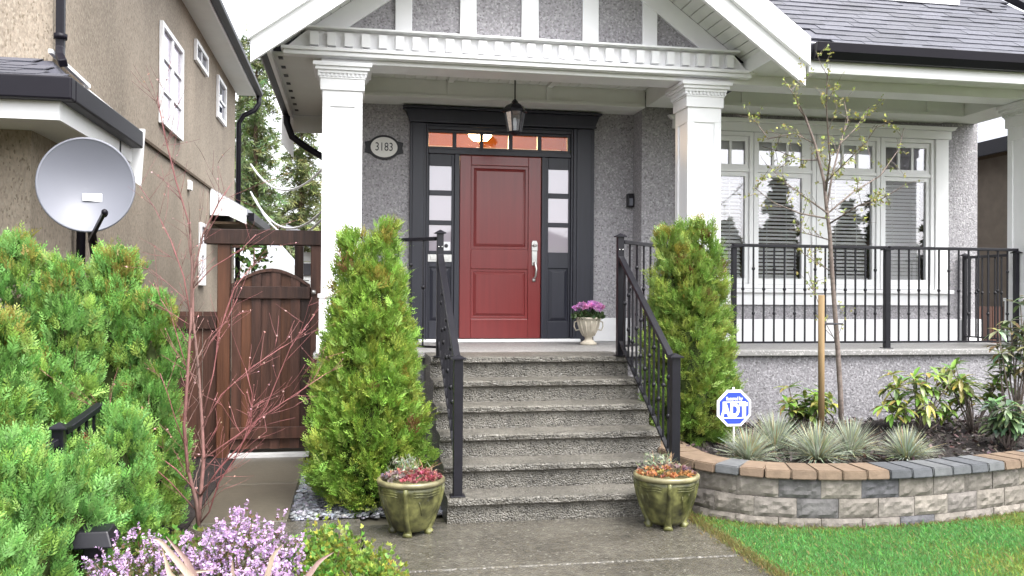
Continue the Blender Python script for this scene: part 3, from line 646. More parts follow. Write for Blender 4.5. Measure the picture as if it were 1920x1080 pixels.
# ================================================================== NEIGHBOUR'S HOUSE (left)
NX = -2.3
NH = thing('tan_house', (-4, 12, 0), 'tan stucco neighbouring house with white windows at far left', 'house')
b = MB()
wins = [(11.12, 12.46, 3.57, 4.80), (13.44, 14.52, 4.93, 5.24), (15.6, 16.55, 4.52, 5.24), (13.98, 14.42, 1.64, 2.60)]
MB().box(-8, NX, 7.35, 18.1, 3.0, 5.5).build('wall', TAN, NH)
MB().box(-8, NX+.002, 6.9, 18.1, 0, 3.0).build('wall', TAN, NH)
for i, (y0, y1, z0, z1) in enumerate(wins):
    f = MB(); f.frameX(y0, y1, z0, z1, .06, NX+.004, NX+.05)
    if i == 0:
        f.box(NX+.01, NX+.04, (y0+y1)/2-.045, (y0+y1)/2+.045, z0+.06, z1-.06)
        for zz in (z0+.42, z0+.82): f.box(NX+.012, NX+.035, y0+.06, y1-.06, zz-.012, zz+.012)
    elif i != 1: f.box(NX+.012, NX+.035, y0+.06, y1-.06, (z0+z1)/2-.02, (z0+z1)/2+.02)
    else: f.box(NX+.012, NX+.035, (y0+y1)/2-.02, (y0+y1)/2+.02, z0+.06, z1-.06)
    w = f.build('window', WHITE, NH, bevel=.004)
    MB().box(NX+.006, NX+.012, y0+.058, y1-.058, z0+.058, z1-.058).build('pane', GLASSF if i in (0, 3) else glass('dark_pane', (1, 1, 1), .25, base=(.03, .04, .06)), w)
MB().box(NX+.003, NX+.03, 10.0, 15.1, 3.215, 3.25).build('belt_course', BROWNBARK, NH)
MB().box(NX, -1.94, 7.35, 18.4, 5.50, 5.52).build('eave_soffit', SOFFIT, NH)
MB().box(-1.94, -1.915, 7.3, 18.45, 5.46, 5.60).build('fascia', WHITE, NH)
MB().xz([(-1.913, 5.60), (-1.913, 5.47), (-1.86, 5.47), (-1.81, 5.53), (-1.81, 5.60)], 7.3, 18.5).build('gutter', GUTTER, NH, bevel=.006)
MB().xz([(-1.90, 5.605), (-8, 8.6), (-8, 8.5), (-1.93, 5.53)], 7.25, 18.6).build('roof', ROOFB, NH)
MB().tube([(-1.87, 18.3, 5.48), (-1.87, 18.3, 5.32), (-1.95, 18.25, 5.18), (-2.15, 18.2, 5.06), (-2.24, 18.18, 4.9), (-2.24, 18.18, .1)], .05, 8).build('downspout', GUTTER, NH)
MB().tube([(-2.22, 7.27, 5.4), (-2.22, 7.27, 3.42), (-2.20, 7.2, 3.33), (-2.14, 7.08, 3.25)], .042, 4, smooth=False).build('downspout', GUTTER, NH, bevel=.008)
MB().lathe([(.05, -.02), (.05, .02)], (-2.22, 7.27, 3.5), 8).build('downspout_strap', GUTTER, NH)
# skirt roof round the front corner
EX, EY, EZ = -1.90, 6.22, 2.93
sk = MB(); sk.add([(-8, EY, EZ), (EX, EY, EZ), (EX, 8.15, EZ), (NX, 8.15, EZ+.36), (NX, 7.35, EZ+.40), (-8, 7.35, EZ+.40), (-8, EY, EZ-.05), (EX, EY, EZ-.05), (EX, 8.15, EZ-.05), (NX, 8.15, EZ-.05)],
                  [(0, 1, 4, 5), (1, 2, 3, 4), (0, 6, 7, 1), (1, 7, 8, 2), (2, 8, 9, 3)])
skr = sk.build('skirt_roof', ROOFB, NH)
sl2_ = math.atan(.40/1.13); m2 = MB(); m2.add([(0,0,.003),(.298,0,.003),(.298,.3,.002),(0,.3,.002),(0,0,.014),(.298,0,.014),(.298,.3,.004),(0,.3,.004)], [(0,3,2,1),(4,5,6,7),(0,1,5,4),(1,2,6,5),(2,3,7,6),(3,0,4,7)]); m2 = m2.mesh('shingle', SHING)
for r in range(7):
    y = EY-.02+r*.155*math.cos(sl2_); z = EZ+r*.155*math.sin(sl2_); x = EX-.31-r*.075
    for i in range(5): inst('shingle', m2, skr, (x-i*.301-.1*(r % 3), y, z+.002), (sl2_, 0, 0))
b = MB(); b.box(-8, EX+.10, EY-.10, EY-.004, EZ-.14, EZ+.01); b.box(EX+.004, EX+.10, EY-.003, 8.12, EZ-.14, EZ+.01); b.build('gutter', GUTTER, NH, bevel=.012)
b = MB(); b.box(-8, EX, EY-.003, EY+.02, EZ-.26, EZ-.05); b.box(EX-.022, EX+.002, EY+.021, 8.14, EZ-.26, EZ-.05); b.build('fascia', WHITE, NH)
b = MB(); b.box(-8, EX-.023, EY+.021, 6.898, EZ-.22, EZ-.2); b.box(NX+.004, EX-.023, 6.899, 8.14, EZ-.22, EZ-.2); b.build('skirt_soffit', SOFFIT, NH)
MB().xz([(-2.30, EZ+.40), (-1.86, EZ+.04), (-1.80, EZ+.04), (-1.83, EZ-.46), (-2.10, EZ-.28), (-2.30, EZ-.25)], 8.16, 8.2).build('end_board', WHITE, NH)
MB().beam((NX+.03, 7.2, EZ+.44), (NX+.03, 8.2, EZ+.40), .03, .03).build('flashing', WHITE, NH)
MB().tube([(-1.93, 7.75, EZ-.14), (-1.93, 7.75, EZ-.36), (-2.05, 7.8, EZ-.5), (-2.22, 7.85, EZ-.6), (-2.24, 7.85, .1)], .04, 6).build('downspout', GUTTER, NH)
# rear skirt roof
MB().xz([(-2.29, 3.24), (-1.72, 2.90), (-1.72, 2.66), (-2.0, 2.79), (-2.29, 2.80)], 15.0, 15.05).build('end_board', WHITE, NH)
MB().xz([(-2.29, 3.25), (-1.68, 2.90), (-1.68, 2.80), (-2.29, 3.1)], 15.06, 18.0).build('rear_roof', FARROOF, NH)
MB().box(-1.70, -1.6, 15.06, 18, 2.72, 2.85).build('gutter', GUTTER, NH)
MB().box(-2.29, -1.7, 15.06, 18, 2.66, 2.70).build('rear_soffit', BROWNBARK, NH)
MB().box(NX+.003, NX+.05, 13.0, 13.18, 2.98, 3.12).build('vent_hood', WHITE, NH, bevel=.01)
# dish
DC = atY(162, 347, 6.3)
dish = thing('satellite_dish', (DC.x, 6.6, 1.2), 'large pale grey satellite dish on the corner of the tan house', 'satellite dish')
dn = (Vector((.25, -1, .12))).normalized(); du = Vector((0, 0, 1)); dr = dn.cross(du).normalized(); du = dr.cross(dn).normalized()
vs_ = []; fs = []; rings = 12; nn = 56
for sgn, off in ((1, 0), (-1, .012)):
    base = len(vs_)
    for i in range(rings+1):
        r = .312*i/rings
        for k in range(nn):
            a = 2*math.pi*k/nn; vs_.append(DC+dr*(r*math.cos(a)*.93)+du*(r*math.sin(a))+dn*(.10*(r/.312)**2-off-.08))
    for i in range(rings):
        for k in range(nn):
            q = (base+i*nn+k, base+i*nn+(k+1) % nn, base+(i+1)*nn+(k+1) % nn, base+(i+1)*nn+k); fs.append(q if sgn > 0 else q[::-1])
b = MB(); b.add(vs_, fs, True); b.build('reflector', DISHM, dish)
rim = [DC+dr*(.315*math.cos(2*math.pi*k/nn)*.93)+du*(.315*math.sin(2*math.pi*k/nn))+dn*.012 for k in range(nn+1)]
MB().tube(rim, .010, 6, cap=False).build('rim', DISHM, dish)
e0 = DC+dr*.0-du*.34; tip = atY(196, 398, 5.93); root = atY(168, 452, 6.22)
MB().beam(root, tip, .02, .024).build('feed_arm', BLACK, dish); MB().tube([tip-dn*.03-du*.01, tip-dn*.11+du*.02], [.018, .022], 10).tube([tip+dn*.02, tip-dn*.03], .018, 10).build('feed_horn', GUTTER, dish)
lc = DC-du*.07-dr*.0; MB().add([lc+dr*(-.035+a)+du*c+dn*(-.058) for a, c in ((-.06, -.028), (.06, -.022), (.06, .024), (-.06, .028))], [(0, 1, 2, 3)]).build('label_plate', PRINTW, dish)
MB().tube([DC-dn*.1, DC-dn*.2, (DC.x-.1, 6.9, DC.z-.5)], .03, 8).build('mount', GUTTER, dish)

# ================================================================== GATE, ARBOR, FENCES
GY = 8.6
ab = thing('cedar_arbor', (-.8, GY, 0), 'dark stained cedar arbor beam on posts over the side gate', 'arbor')
MB().box(-1.36, -.28, GY-.03, GY+.02, 1.995, 2.135).build('beam', WOOD, ab, bevel=.005); MB().box(-1.36, -.28, GY+.10, GY+.15, 1.995, 2.135).build('beam', WOOD, ab, bevel=.005)
for x, m_ in ((-1.185, WOODL), (-.33, WOOD)): MB().box(x-.06, x+.06, GY+.021, GY+.099, -.05, 1.99).box(x-.055, x+.055, GY-.0, GY+.02, -.05, 1.993).build('post', m_, ab, bevel=.004)
MB().box(-1.12, -.39, GY-.10, GY+.02, 0.001, .03).build('sky_glint_strip', mat('sky_glint', (.62, .62, .62), .35, .5, var=.1), ab)  # pale strip added for sky glinting off wet concrete beneath the gate
gt = thing('garden_gate', (-.76, GY, 0), 'brown wooden garden gate with arched top under the arbor', 'gate')
nb = 8; gx0, gx1 = -1.115, -.395
arch = lambda x: 1.60+.15*math.cos((x+.755)/.36*math.pi/2)
for i in range(nb):
    x0 = gx0+(gx1-gx0)*i/nb; x1 = gx0+(gx1-gx0)*(i+1)/nb; yo = .024*(i % 2); x0, x1 = (x0-.004, x1+.004) if i % 2 else (x0+.002, x1-.002)
    MB().xz([(x0, .06), (x1, .06), (x1, arch(x1)), ((x0+x1)/2, arch((x0+x1)/2)), (x0, arch(x0))], GY+.03+yo, GY+.052+yo).build('board', WOODL if i in (1, 5) else WOOD, gt)
for z0, z1 in ((1.485, 1.60), (.16, .27)): MB().box(gx0, gx1, GY+.0, GY+.029, z0, z1).build('rail', WOOD, gt, bevel=.004)
bar = [(gx0+(gx1-gx0)*i/16, arch(gx0+(gx1-gx0)*i/16)+.022) for i in range(17)]
MB().xz(bar+[(x, z-.03) for x, z in bar[::-1]], GY+.015, GY+.085).build('arch_cap', WOOD, gt)
MB().lathe([(.022, -.02), (.026, 0), (.02, .02)], (-.36, GY-.02, 1.55), 10).build('latch', STEEL, gt)
fn = thing('side_fence', (-1.7, 7.8, 0), 'stained cedar fence stepping down along the tan house', 'fence')
for i in range(4): MB().box(-1.80+i*.142, -1.665+i*.142, GY+.05, GY+.07, 0, 1.36).build('board', WOOD, fn)
MB().box(-1.8, -1.25, GY+.02, GY+.049, 1.20, 1.32).build('rail', WOOD, fn)
for x, y, h in ((-1.62, 8.0, 1.50), (-1.66, 7.5, 1.22)):
    MB().box(x-.05, x+.05, y-.05, y+.05, 0, h).build('post', WOODL, fn, bevel=.004); MB().box(x-.07, x+.07, y-.07, y+.07, h+.001, h+.03).build('post_cap', WOOD, fn, bevel=.006)
for i in range(6): MB().box(-1.66, -1.64, 6.7+i*.14, 6.832+i*.14, 0, 1.12).build('board', WOOD, fn)
for i in range(3): MB().box(-1.64, -1.62, 7.56+i*.13, 7.683+i*.13, 0, 1.3).build('board', WOODL, fn)
# second arbor further back with a climber
a2 = thing('rear_arbor', (-1.5, 13, 0), 'dark rear arbor seen through the gap above the gate', 'arbor')
for x in (-1.76, -.75): MB().box(x-.06, x+.06, 12.94, 13.06, 0, 2.26).build('post', WOOD, a2)
MB().box(-1.72, -1.2, 12.92, 12.98, 2.17, 2.25).build('beam', WOOD, a2)
n = 260; P = np.stack([NR.normal(-1.35, .12, n), NR.uniform(12.7, 12.9, n), NR.uniform(1.2, 2.25, n)], 1)
Dd = nrm(NR.standard_normal((n, 3))+np.array([0, -.5, 0]))
vine = thing('climbing_plant', (-1.35, 12.8, 0), 'light green climber by the rear arbor behind the gate', 'plant')
quads('leaves', fans(P, Dd, perp(Dd), 2, .09, .03, .5), colvar((.11, .19, .05), n*2, .35), LEAF, vine)
MB().tube([(-1.35, 12.82, 0), (-1.33, 12.8, 1), (-1.36, 12.8, 2.2)], .012, 6).build('stem', BARK, vine)
# distant houses behind the gate
fh = thing('grey_roofed_house', (-2.2, 24, 0), 'distant pale house with grey shingle roof beyond the gate', 'house')
MB().box(-5, -1.3, 22.2, 27, 0, 2.2).build('wall', FARWALL, fh); 
rf = MB(); rf.add([(-5.2, 22, 1.9), (-1.1, 22, 1.85), (-2.0, 24.5, 2.95), (-4.6, 24.5, 3.0), (-5.2, 27, 1.9), (-1.1, 27, 1.85)], [(0, 1, 2, 3), (1, 5, 2), (4, 3, 2, 5), (0, 3, 4)]); rf.build('roof', FARROOF, fh)
sh = thing('white_shed', (-.9, 19, 0), 'pale sided shed with dark windows beyond the gate at right', 'shed')
for i in range(12): MB().box(-1.15, -.2, 18.98-.0, 19.2, .2*i, .2*i+.185).build('siding', FARWALL, sh)
MB().xz([(-1.35, 2.7), (0.2, 2.1), (.2, 2.3), (-1.35, 2.95)], 18.7, 20).build('roof', FARROOF, sh); MB().box(-1.05, -.75, 18.95, 18.975, 1.9, 2.15).box(-.7, -.4, 18.95, 18.975, 1.9, 2.15).build('window', PRINTK, sh)
# cables
def cable(p0, p1, sag, lab, r=.018):
    p0, p1 = Vector(p0), Vector(p1)
    pts = [p0.lerp(p1, t/16)-Vector((0, 0, sag*4*(t/16)*(1-t/16))) for t in range(17)]
    tag(MB().tube(pts, r, 6).build('overhead_cable', CABLEM), lab, 'cable', 'overhead cables')
cable(atY(470, 308, 17), atY(640, 270, 12), .55, 'upper white cable sagging in front of the conifers')
cable(atY(470, 360, 17), atY(640, 350, 12), .62, 'middle white cable sagging in front of the conifers')
cable(atY(478, 372, 17), atY(640, 362, 12.2), .64, 'lowest white cable sagging in front of the conifers')
# neighbour on the right
rn = thing('right_house', (10, 13, 0), 'neighbouring house with grey roof beyond the right end of the porch', 'house')
MB().box(9.2, 16, 9.8, 20, 0, 3.75).build('wall', mat('brown_wall', (.15, .125, .10), .8, .2, var=.1), rn)
MB().xz([(8.85, 3.72), (13, 6.2), (13, 6.1), (8.9, 3.62)], 9.4, 20.3).build('roof', FARROOF, rn); MB().box(8.80, 8.86, 9.4, 20.3, 3.55, 3.75).build('gutter', GUTTER, rn); MB().box(8.86, 9.2, 9.4, 20.3, 3.58, 3.60).build('eave_soffit', BROWNBARK, rn)
fr_ = thing('right_fence', (8, 10, 0), 'dark wooden fence beyond the right end of the porch', 'fence')
for i in range(9): MB().box(7.35+i*.15, 7.49+i*.15, 10.2, 10.22, 0, 1.42).build('board', WOOD, fr_)

# ================================================================== RETAINING WALL AND BED
RW = thing('retaining_wall', (3.6, 5.4, 0), 'low curved split face block retaining wall with tan and charcoal cap stones', 'garden wall')
ctrl = [(2.36, 6.75), (2.335, 6.4), (2.35, 6.08), (2.45, 5.82), (2.66, 5.60), (2.93, 5.47), (3.25, 5.40), (3.6, 5.385), (4.0, 5.42), (4.4, 5.50), (4.9, 5.63), (5.5, 5.82), (6.2, 6.08), (7.0, 6.4)]
def spline(t):
    i = max(0, min(len(ctrl)-2, int(t))); f = t-i
    p = [Vector((*ctrl[max(0, min(len(ctrl)-1, i+k))], 0)) for k in (-1, 0, 1, 2)]
    return .5*((2*p[1])+(p[2]-p[0])*f+(2*p[0]-5*p[1]+4*p[2]-p[3])*f*f+(3*p[1]-p[0]-3*p[2]+p[3])*f**3)
samp = [spline(k*.02) for k in range(int((len(ctrl)-1)/.02)+1)]
cum = [0]
for a_, c_ in zip(samp, samp[1:]): cum.append(cum[-1]+(c_-a_).length)
def at_s(s_):
    i = int(np.searchsorted(cum, s_)); i = max(1, min(len(samp)-1, i)); f = (s_-cum[i-1])/max(1e-6, cum[i]-cum[i-1])
    p = samp[i-1].lerp(samp[i], f); t = (samp[i]-samp[i-1]).normalized(); return p, math.atan2(t.y, t.x)
def rock_block(w, h, d, seed):
    r = random.Random(seed); b = MB(); nx, nz = 9, 5; vs_ = []
    for j in range(nz+1):
        for i in range(nx+1):
            e = i in (0, nx) or j in (0, nz)
            vs_.append((-w/2+w*i/nx, 0 if e else -r.uniform(.004, .016), h*j/nz))
    fs = [(j*(nx+1)+i, j*(nx+1)+i+1, (j+1)*(nx+1)+i+1, (j+1)*(nx+1)+i) for j in range(nz) for i in range(nx)]
    b.add(vs_, fs); b.add([(-w/2, 0, 0), (w/2, 0, 0), (w/2*.9, d, 0), (-w/2*.9, d, 0), (-w/2, 0, h), (w/2, 0, h), (w/2*.9, d, h), (-w/2*.9, d, h)], [(4, 5, 6, 7), (1, 2, 6, 5), (2, 3, 7, 6), (3, 0, 4, 7)])
    return b.mesh('wall_block', BLOCK)
bm_ = [rock_block(.275, .128, .16, s_) for s_ in range(6)]
BT = [(.172, .153, .134), (.158, .141, .124), (.185, .165, .144), (.168, .15, .135), (.15, .135, .125)]; BD = [(.085, .083, .090), (.105, .10, .10)]
total = cum[-1]
for c, (z0, off, back) in enumerate(((-.075, .05, 0), (.056, .17, .006), (.187, .05, .012))):
    s_ = off; k = 0
    while s_ < total-.2:
        p, an = at_s(s_+.14); nrm_ = Vector((-math.sin(an), math.cos(an), 0))
        col = R.choice(BD) if (c == 2 and k in (5, 7)) or R.random() < .025 else R.choice(BT)
        inst('wall_block', bm_[(k*7+c*3) % 6], RW, p+nrm_*(back+.012+R.uniform(-.003, .003))+Vector((0, 0, z0)), (0, 0, an), col); s_ += .281; k += 1
def cap_stone(seed):
    r = random.Random(seed); w, d, h = .163, .25, .062; b = MB(); j = lambda: r.uniform(-.003, .003)
    b.add([(-w/2+j(), -.03+j(), 0), (w/2+j(), -.03+j(), 0), (w/2*.9, d, 0), (-w/2*.9, d, 0), (-w/2+j(), -.022+j(), h+j()), (w/2+j(), -.022+j(), h+j()), (w/2*.9, d, h), (-w/2*.9, d, h)],
          [(0,3,2,1),(4,5,6,7),(0,1,5,4),(1,2,6,5),(2,3,7,6),(3,0,4,7)])
    me = b.mesh('cap_stone', CAPM); bm2 = bmesh.new(); bm2.from_mesh(me); bmesh.ops.bevel(bm2, geom=bm2.edges[:], offset=.007, segments=2, affect='EDGES'); bm2.to_mesh(me); bm2.free(); return me
cm = [cap_stone(s_) for s_ in range(5)]
TC = [(.165, .118, .082), (.15, .107, .075), (.18, .131, .094)]; CC = [(.085, .088, .094), (.105, .108, .112), (.07, .073, .08)]
seq = 'ttttttcttttttcccccctttcccttcctttcccttttcctttcct'
s_ = .02; k = 0
while s_ < total-.1:
    p, an = at_s(s_+.083); nrm_ = Vector((-math.sin(an), math.cos(an), 0))
    inst('cap_stone', cm[k % 5], RW, p+nrm_*.004+Vector((0, 0, .317+R.uniform(0, .003))), (0, 0, an+R.uniform(-.015, .015)), R.choice(TC if seq[k % len(seq)] == 't' else CC)); s_ += .168; k += 1
# bed soil, mounded
b = MB(); nx, ny = 44, 24; vs_ = []
for j in range(ny+1):
    for i in range(nx+1):
        x = 2.36+5.2*i/nx; yf = float(wall_front(x))+.17; y = yf+(7.91-yf)*j/ny
        vs_.append((x, y, .30+.05*math.sin(math.pi*j/ny)+.025*math.sin(x*5)*math.sin(y*6)+R.uniform(-.008, .008)+(.07*math.exp(-((x-4.75)**2+(y-7.3)**2)/.06))))
b.add(vs_, [(j*(nx+1)+i, j*(nx+1)+i+1, (j+1)*(nx+1)+i+1, (j+1)*(nx+1)+i) for j in range(ny) for i in range(nx)], True); struct(b.build('planting_bed', SOIL))
n = 3800; x = NR.uniform(2.5, 7, n); y = wall_front(x)+.25+(7.85-wall_front(x)-.25)*NR.random(n); P = np.stack([x, y, .335+.05*np.sin(np.pi*(y-wall_front(x)-.17)/(7.91-wall_front(x)-.17))+0*x], 1)
Dd = nrm(NR.standard_normal((n, 3))*np.array([1, 1, .35])); tag(quads('bark_mulch', fans(P, Dd, perp(Dd), 1, .05, .010, 0), colvar((.045, .034, .03), n, .7), GRAVEL), kind='stuff', label='dark bark mulch chips over the planting bed', cat='mulch')

# ================================================================== PLANTS
def fronds(P, D, T, L, npair, lw):
    """feathery sprays: a curved rib from P along D with paired narrow leaflets in the plane D,T"""
    N = len(P); out = []; up_ = np.array([0, 0, 1.])
    curl = NR.normal(.0, .35, N)[:, None]
    Nn = nrm(np.cross(D, T))
    for k in range(npair+1):
        f = k/npair
        ax = nrm(D+T*curl*f*1.4-up_*(.25*f*f)); p = P+(D*f+T*curl*.45*f*f-up_*.10*f*f)*L[:, None]
        ll = L*(.46-.26*f)
        for sg in ((-1, 1) if k < npair else (0,)):
            d = nrm(ax*(1 if sg else 1.4)+T*sg*.85+.16*NR.standard_normal((N, 3)))
            e = (ll*(.8+.4*NR.random(N)))[:, None]; sd_ = nrm(np.cross(Nn, d))*(e*lw)
            tip = p+d*e; mid = p+d*e*.55+Nn*(.1*e*NR.standard_normal((N, 1)))
            out.append(np.stack([p, mid-sd_, tip, mid+sd_], 1))
    return np.concatenate(out, 0), len(out)
def thuja(x, y, z, lobes, lab, cols, nspray=3800, L=.078, grp='columnar cedars', tops=(.24, .22, .04), pw=2.4, upr=.62, lum=.055):
    """lobes: (dx, dy, base radius, height); sprays grow in tufts with gaps between them"""
    t = thing('columnar_cedar', (x, y, z), lab, 'tree', grp)
    tot = sum(l[2]*l[3] for l in lobes); Q = []; CQ = []
    for dx, dy, r0_, h in lobes:
        nc = max(30, int(nspray/15*2.5*r0_*h/tot)); K = 15
        zc = h*(NR.random(nc)**.92); prof_ = lambda q: np.where(q < .12*h, .80+.20*(q/(.12*h)), np.sqrt(np.clip(1-((q-.12*h)/(.9*h))**pw, 0.003, 1)))
        ac = NR.uniform(0, 2*math.pi, nc); lump = 1+.09*np.sin(ac*5+zc*5+dx*9)+.07*np.sin(ac*3-zc*9)+lum*NR.standard_normal(nc)
        rc = r0_*prof_(zc)*np.clip(lump, .7, 1.2)*NR.choice([.95, .86, .7], nc, p=[.62, .26, .12])
        a = np.repeat(ac, K); zz = np.repeat(zc, K); r_ = np.repeat(rc, K); n = nc*K
        out = np.stack([np.cos(a), np.sin(a), np.zeros(n)], 1)
        P = np.stack([x+dx+r_*np.cos(a), y+dy+r_*np.sin(a), z+.03+zz], 1)+.024*NR.standard_normal((n, 3))
        topf = (zz/h)[:, None]
        Dd = nrm(out*(.75-.45*topf)+np.array([0, 0, 1])*(upr+.6*topf)+.42*NR.standard_normal((n, 3)))
        hz = NR.uniform(-1.1, 1.1, n)+a; rad = np.stack([np.cos(hz), np.sin(hz), np.zeros(n)], 1)
        T = rad-Dd*(rad*Dd).sum(1, keepdims=True); T = nrm(T+.25*NR.standard_normal((n, 3))); T = nrm(T-Dd*(T*Dd).sum(1, keepdims=True))
        F, m_ = fronds(P, Dd, T, L*(.65+.6*NR.random(n)), 5, .15)
        ck = NR.random(nc); cb_ = np.where((ck < .35)[:, None], np.array(cols[1])[None], np.array(cols[0])[None])*(1+.22*(NR.random((nc, 1))*2-1))
        tp = NR.random(nc) < .22*np.clip((zc/h-.76)*4, 0, 1); cb_ = np.where(tp[:, None], np.array(tops)[None], cb_); br = NR.random(nc) < .005; cb_ = np.where(br[:, None], np.array([(.17, .09, .035)]), cb_)
        c = np.clip(np.repeat(cb_, K, 0)*(1+.2*(NR.random((n, 1))*2-1))*(1+.06*NR.standard_normal((n, 3))), .004, 1)
        C = np.tile(c, (m_, 1)).reshape(m_, n, 3)
        tipf = np.repeat(np.arange(m_)/(m_-1), 1)[:, None, None]; C = C*(.82+.4*tipf)          # new growth at the spray tips is paler
        Q.append(F); CQ.append(C.reshape(-1, 3))
    quads('crown', np.concatenate(Q), np.concatenate(CQ), LEAF, t)
    b = MB()
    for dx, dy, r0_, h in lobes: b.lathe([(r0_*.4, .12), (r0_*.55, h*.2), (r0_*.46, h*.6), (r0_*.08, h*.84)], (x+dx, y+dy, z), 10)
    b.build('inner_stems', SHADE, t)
    b = MB()
    for dx, dy, r0_, h in lobes: b.tube([(x+dx*.3, y+dy*.3, z-.03), (x+dx, y+dy, z+h*.3), (x+dx, y+dy, z+h*.85)], [.03, .022, .006], 7)
    b.build('trunk', BROWNBARK, t)
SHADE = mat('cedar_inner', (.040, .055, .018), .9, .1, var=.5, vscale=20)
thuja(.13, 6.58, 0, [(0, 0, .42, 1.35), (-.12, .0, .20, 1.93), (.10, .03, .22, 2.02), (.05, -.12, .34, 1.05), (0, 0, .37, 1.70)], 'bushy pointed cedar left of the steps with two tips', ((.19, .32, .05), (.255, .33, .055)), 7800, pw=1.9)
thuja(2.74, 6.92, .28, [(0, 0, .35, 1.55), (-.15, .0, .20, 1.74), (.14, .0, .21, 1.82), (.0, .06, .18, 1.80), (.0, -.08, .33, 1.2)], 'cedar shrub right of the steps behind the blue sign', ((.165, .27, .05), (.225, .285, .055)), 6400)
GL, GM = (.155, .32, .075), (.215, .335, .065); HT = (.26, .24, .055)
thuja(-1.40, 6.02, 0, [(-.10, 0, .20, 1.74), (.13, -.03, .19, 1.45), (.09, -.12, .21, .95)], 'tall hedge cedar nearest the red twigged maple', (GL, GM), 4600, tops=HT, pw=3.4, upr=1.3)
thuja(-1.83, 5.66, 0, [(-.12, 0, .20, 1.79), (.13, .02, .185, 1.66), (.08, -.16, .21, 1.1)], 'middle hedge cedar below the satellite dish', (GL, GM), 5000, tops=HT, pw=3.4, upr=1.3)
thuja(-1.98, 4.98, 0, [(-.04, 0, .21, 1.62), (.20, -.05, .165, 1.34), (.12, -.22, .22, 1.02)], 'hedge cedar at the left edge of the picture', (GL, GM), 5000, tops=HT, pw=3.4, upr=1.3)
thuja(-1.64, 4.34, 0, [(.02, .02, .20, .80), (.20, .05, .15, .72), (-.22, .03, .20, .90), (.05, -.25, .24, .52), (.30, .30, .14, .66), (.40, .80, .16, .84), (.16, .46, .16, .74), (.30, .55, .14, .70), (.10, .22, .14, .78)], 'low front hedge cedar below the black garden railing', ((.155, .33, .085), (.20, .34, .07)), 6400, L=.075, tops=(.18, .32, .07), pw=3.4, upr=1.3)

def branchy(b, p, d, length, r, depth, rng, spread=.5, kids=3, bend=.15, tips=None, upb=.1):
    pts = [Vector(p)]; rad = [r]; n_ = 5
    for i in range(n_):
        d = (d+Vector((rng.gauss(0, bend), rng.gauss(0, bend), rng.gauss(0, bend)+upb))*.5).normalized()
        pts.append(pts[-1]+d*(length/n_)); rad.append(r*(1-.6*(i+1)/n_))
    b.tube(pts, rad, 5 if r < .006 else 7)
    if depth <= 0:
        if tips is not None: tips += [(q, d.copy()) for q in pts[1:]]
        return
    if tips is not None: tips += [(q, d.copy()) for q in pts[3:]]
    for k in range(kids):
        i = rng.randint(1, n_); q = pts[i]
        nd = (d+Vector((rng.gauss(0, spread), rng.gauss(0, spread), rng.gauss(0, spread*.7)))).normalized()
        branchy(b, q, nd, length*rng.uniform(.45, .75), max(.0016, rad[i]*.7), depth-1, rng, spread, kids, bend, tips, upb)

# red twigged maple: main stems follow the photo's branching
mp = thing('red_twig_maple', (-.98, 5.7, 0), 'bare young maple with red twigs in front of the side gate', 'tree')
rg_ = random.Random(5); MYB = 5.75
stems = [([(372, 985), (368, 940), (352, 880), (345, 800), (352, 700), (358, 600), (360, 500), (355, 420), (330, 340), (308, 250), (295, 180)], .020, -.10, 4),
         ([(372, 985), (376, 930), (382, 860), (378, 780), (372, 690), (362, 600), (362, 520), (380, 440), (410, 380), (430, 350)], .021, .06, 4),
         ([(376, 930), (410, 880), (455, 830), (500, 760), (545, 650), (590, 590)], .010, -.22, 4),
         ([(382, 860), (440, 820), (500, 775), (560, 735), (612, 700)], .008, .10, 4),
         ([(379, 800), (415, 740), (470, 690), (530, 650)], .007, .15, 3),
         ([(372, 690), (395, 640), (425, 600), (445, 560)], .006, .2, 3),
         ([(362, 540), (400, 500), (450, 470), (480, 440)], .006, -.1, 3),
         ([(376, 930), (330, 880), (250, 820), (180, 765), (140, 745)], .008, -.35, 3),
         ([(370, 960), (320, 905), (270, 860), (235, 820)], .007, -.25, 2),
         ([(352, 700), (335, 640), (320, 590), (300, 560)], .006, .05, 3),
         ([(358, 600), (345, 520), (320, 450), (290, 390), (262, 350)], .008, .1, 3),
         ([(352, 850), (330, 790), (315, 740), (300, 700)], .006, -.1, 2),
         ([(372, 985), (392, 960), (410, 905), (440, 860), (470, 800), (473, 740), (460, 690)], .009, -.3, 3),
         ([(380, 780), (400, 700), (412, 620), (440, 540), (470, 500)], .007, .12, 3)]
b = MB(); tips = []
for pl, r, dy, kids in stems:
    pts = []; r *= .66
    for i, (px_, py_) in enumerate(pl):
        pts.append(atY(px_, py_, MYB+dy*i/len(pl)+rg_.gauss(0, .008)))
    m_ = len(pts); rad = [max(.0022, r*(1-.8*i/(m_-1))) for i in range(m_)]
    b.tube(pts, rad, 7)
    for i in range(1, m_):
        for q in range(kids if i > 1 else 1):
            f = rg_.random(); p = pts[i-1].lerp(pts[i], f); d = (pts[i]-pts[i-1]).normalized()
            nd = (d+Vector((rg_.gauss(.12, .55), rg_.gauss(0, .5), rg_.gauss(.25, .35)))).normalized()
            branchy(b, p, nd, rg_.uniform(.12, .36), max(.0015, min(.0028, rad[i]*.45)), 1 if rg_.random() < .6 else 0, rg_, .5, 2, .12, tips, .06)
me = b.mesh('branches', REDBARK); nv = len(me.vertices); co = np.empty(nv*3, np.float32); me.vertices.foreach_get('co', co); co = co.reshape(-1, 3)
o = bpy.data.objects.new('branches', me); link(o, mp)
f_ = np.clip((1.9-co[:, 2])/1.9, 0, 1); base_c = np.array([.155, .118, .095]); red_c = np.array([.22, .08, .08])
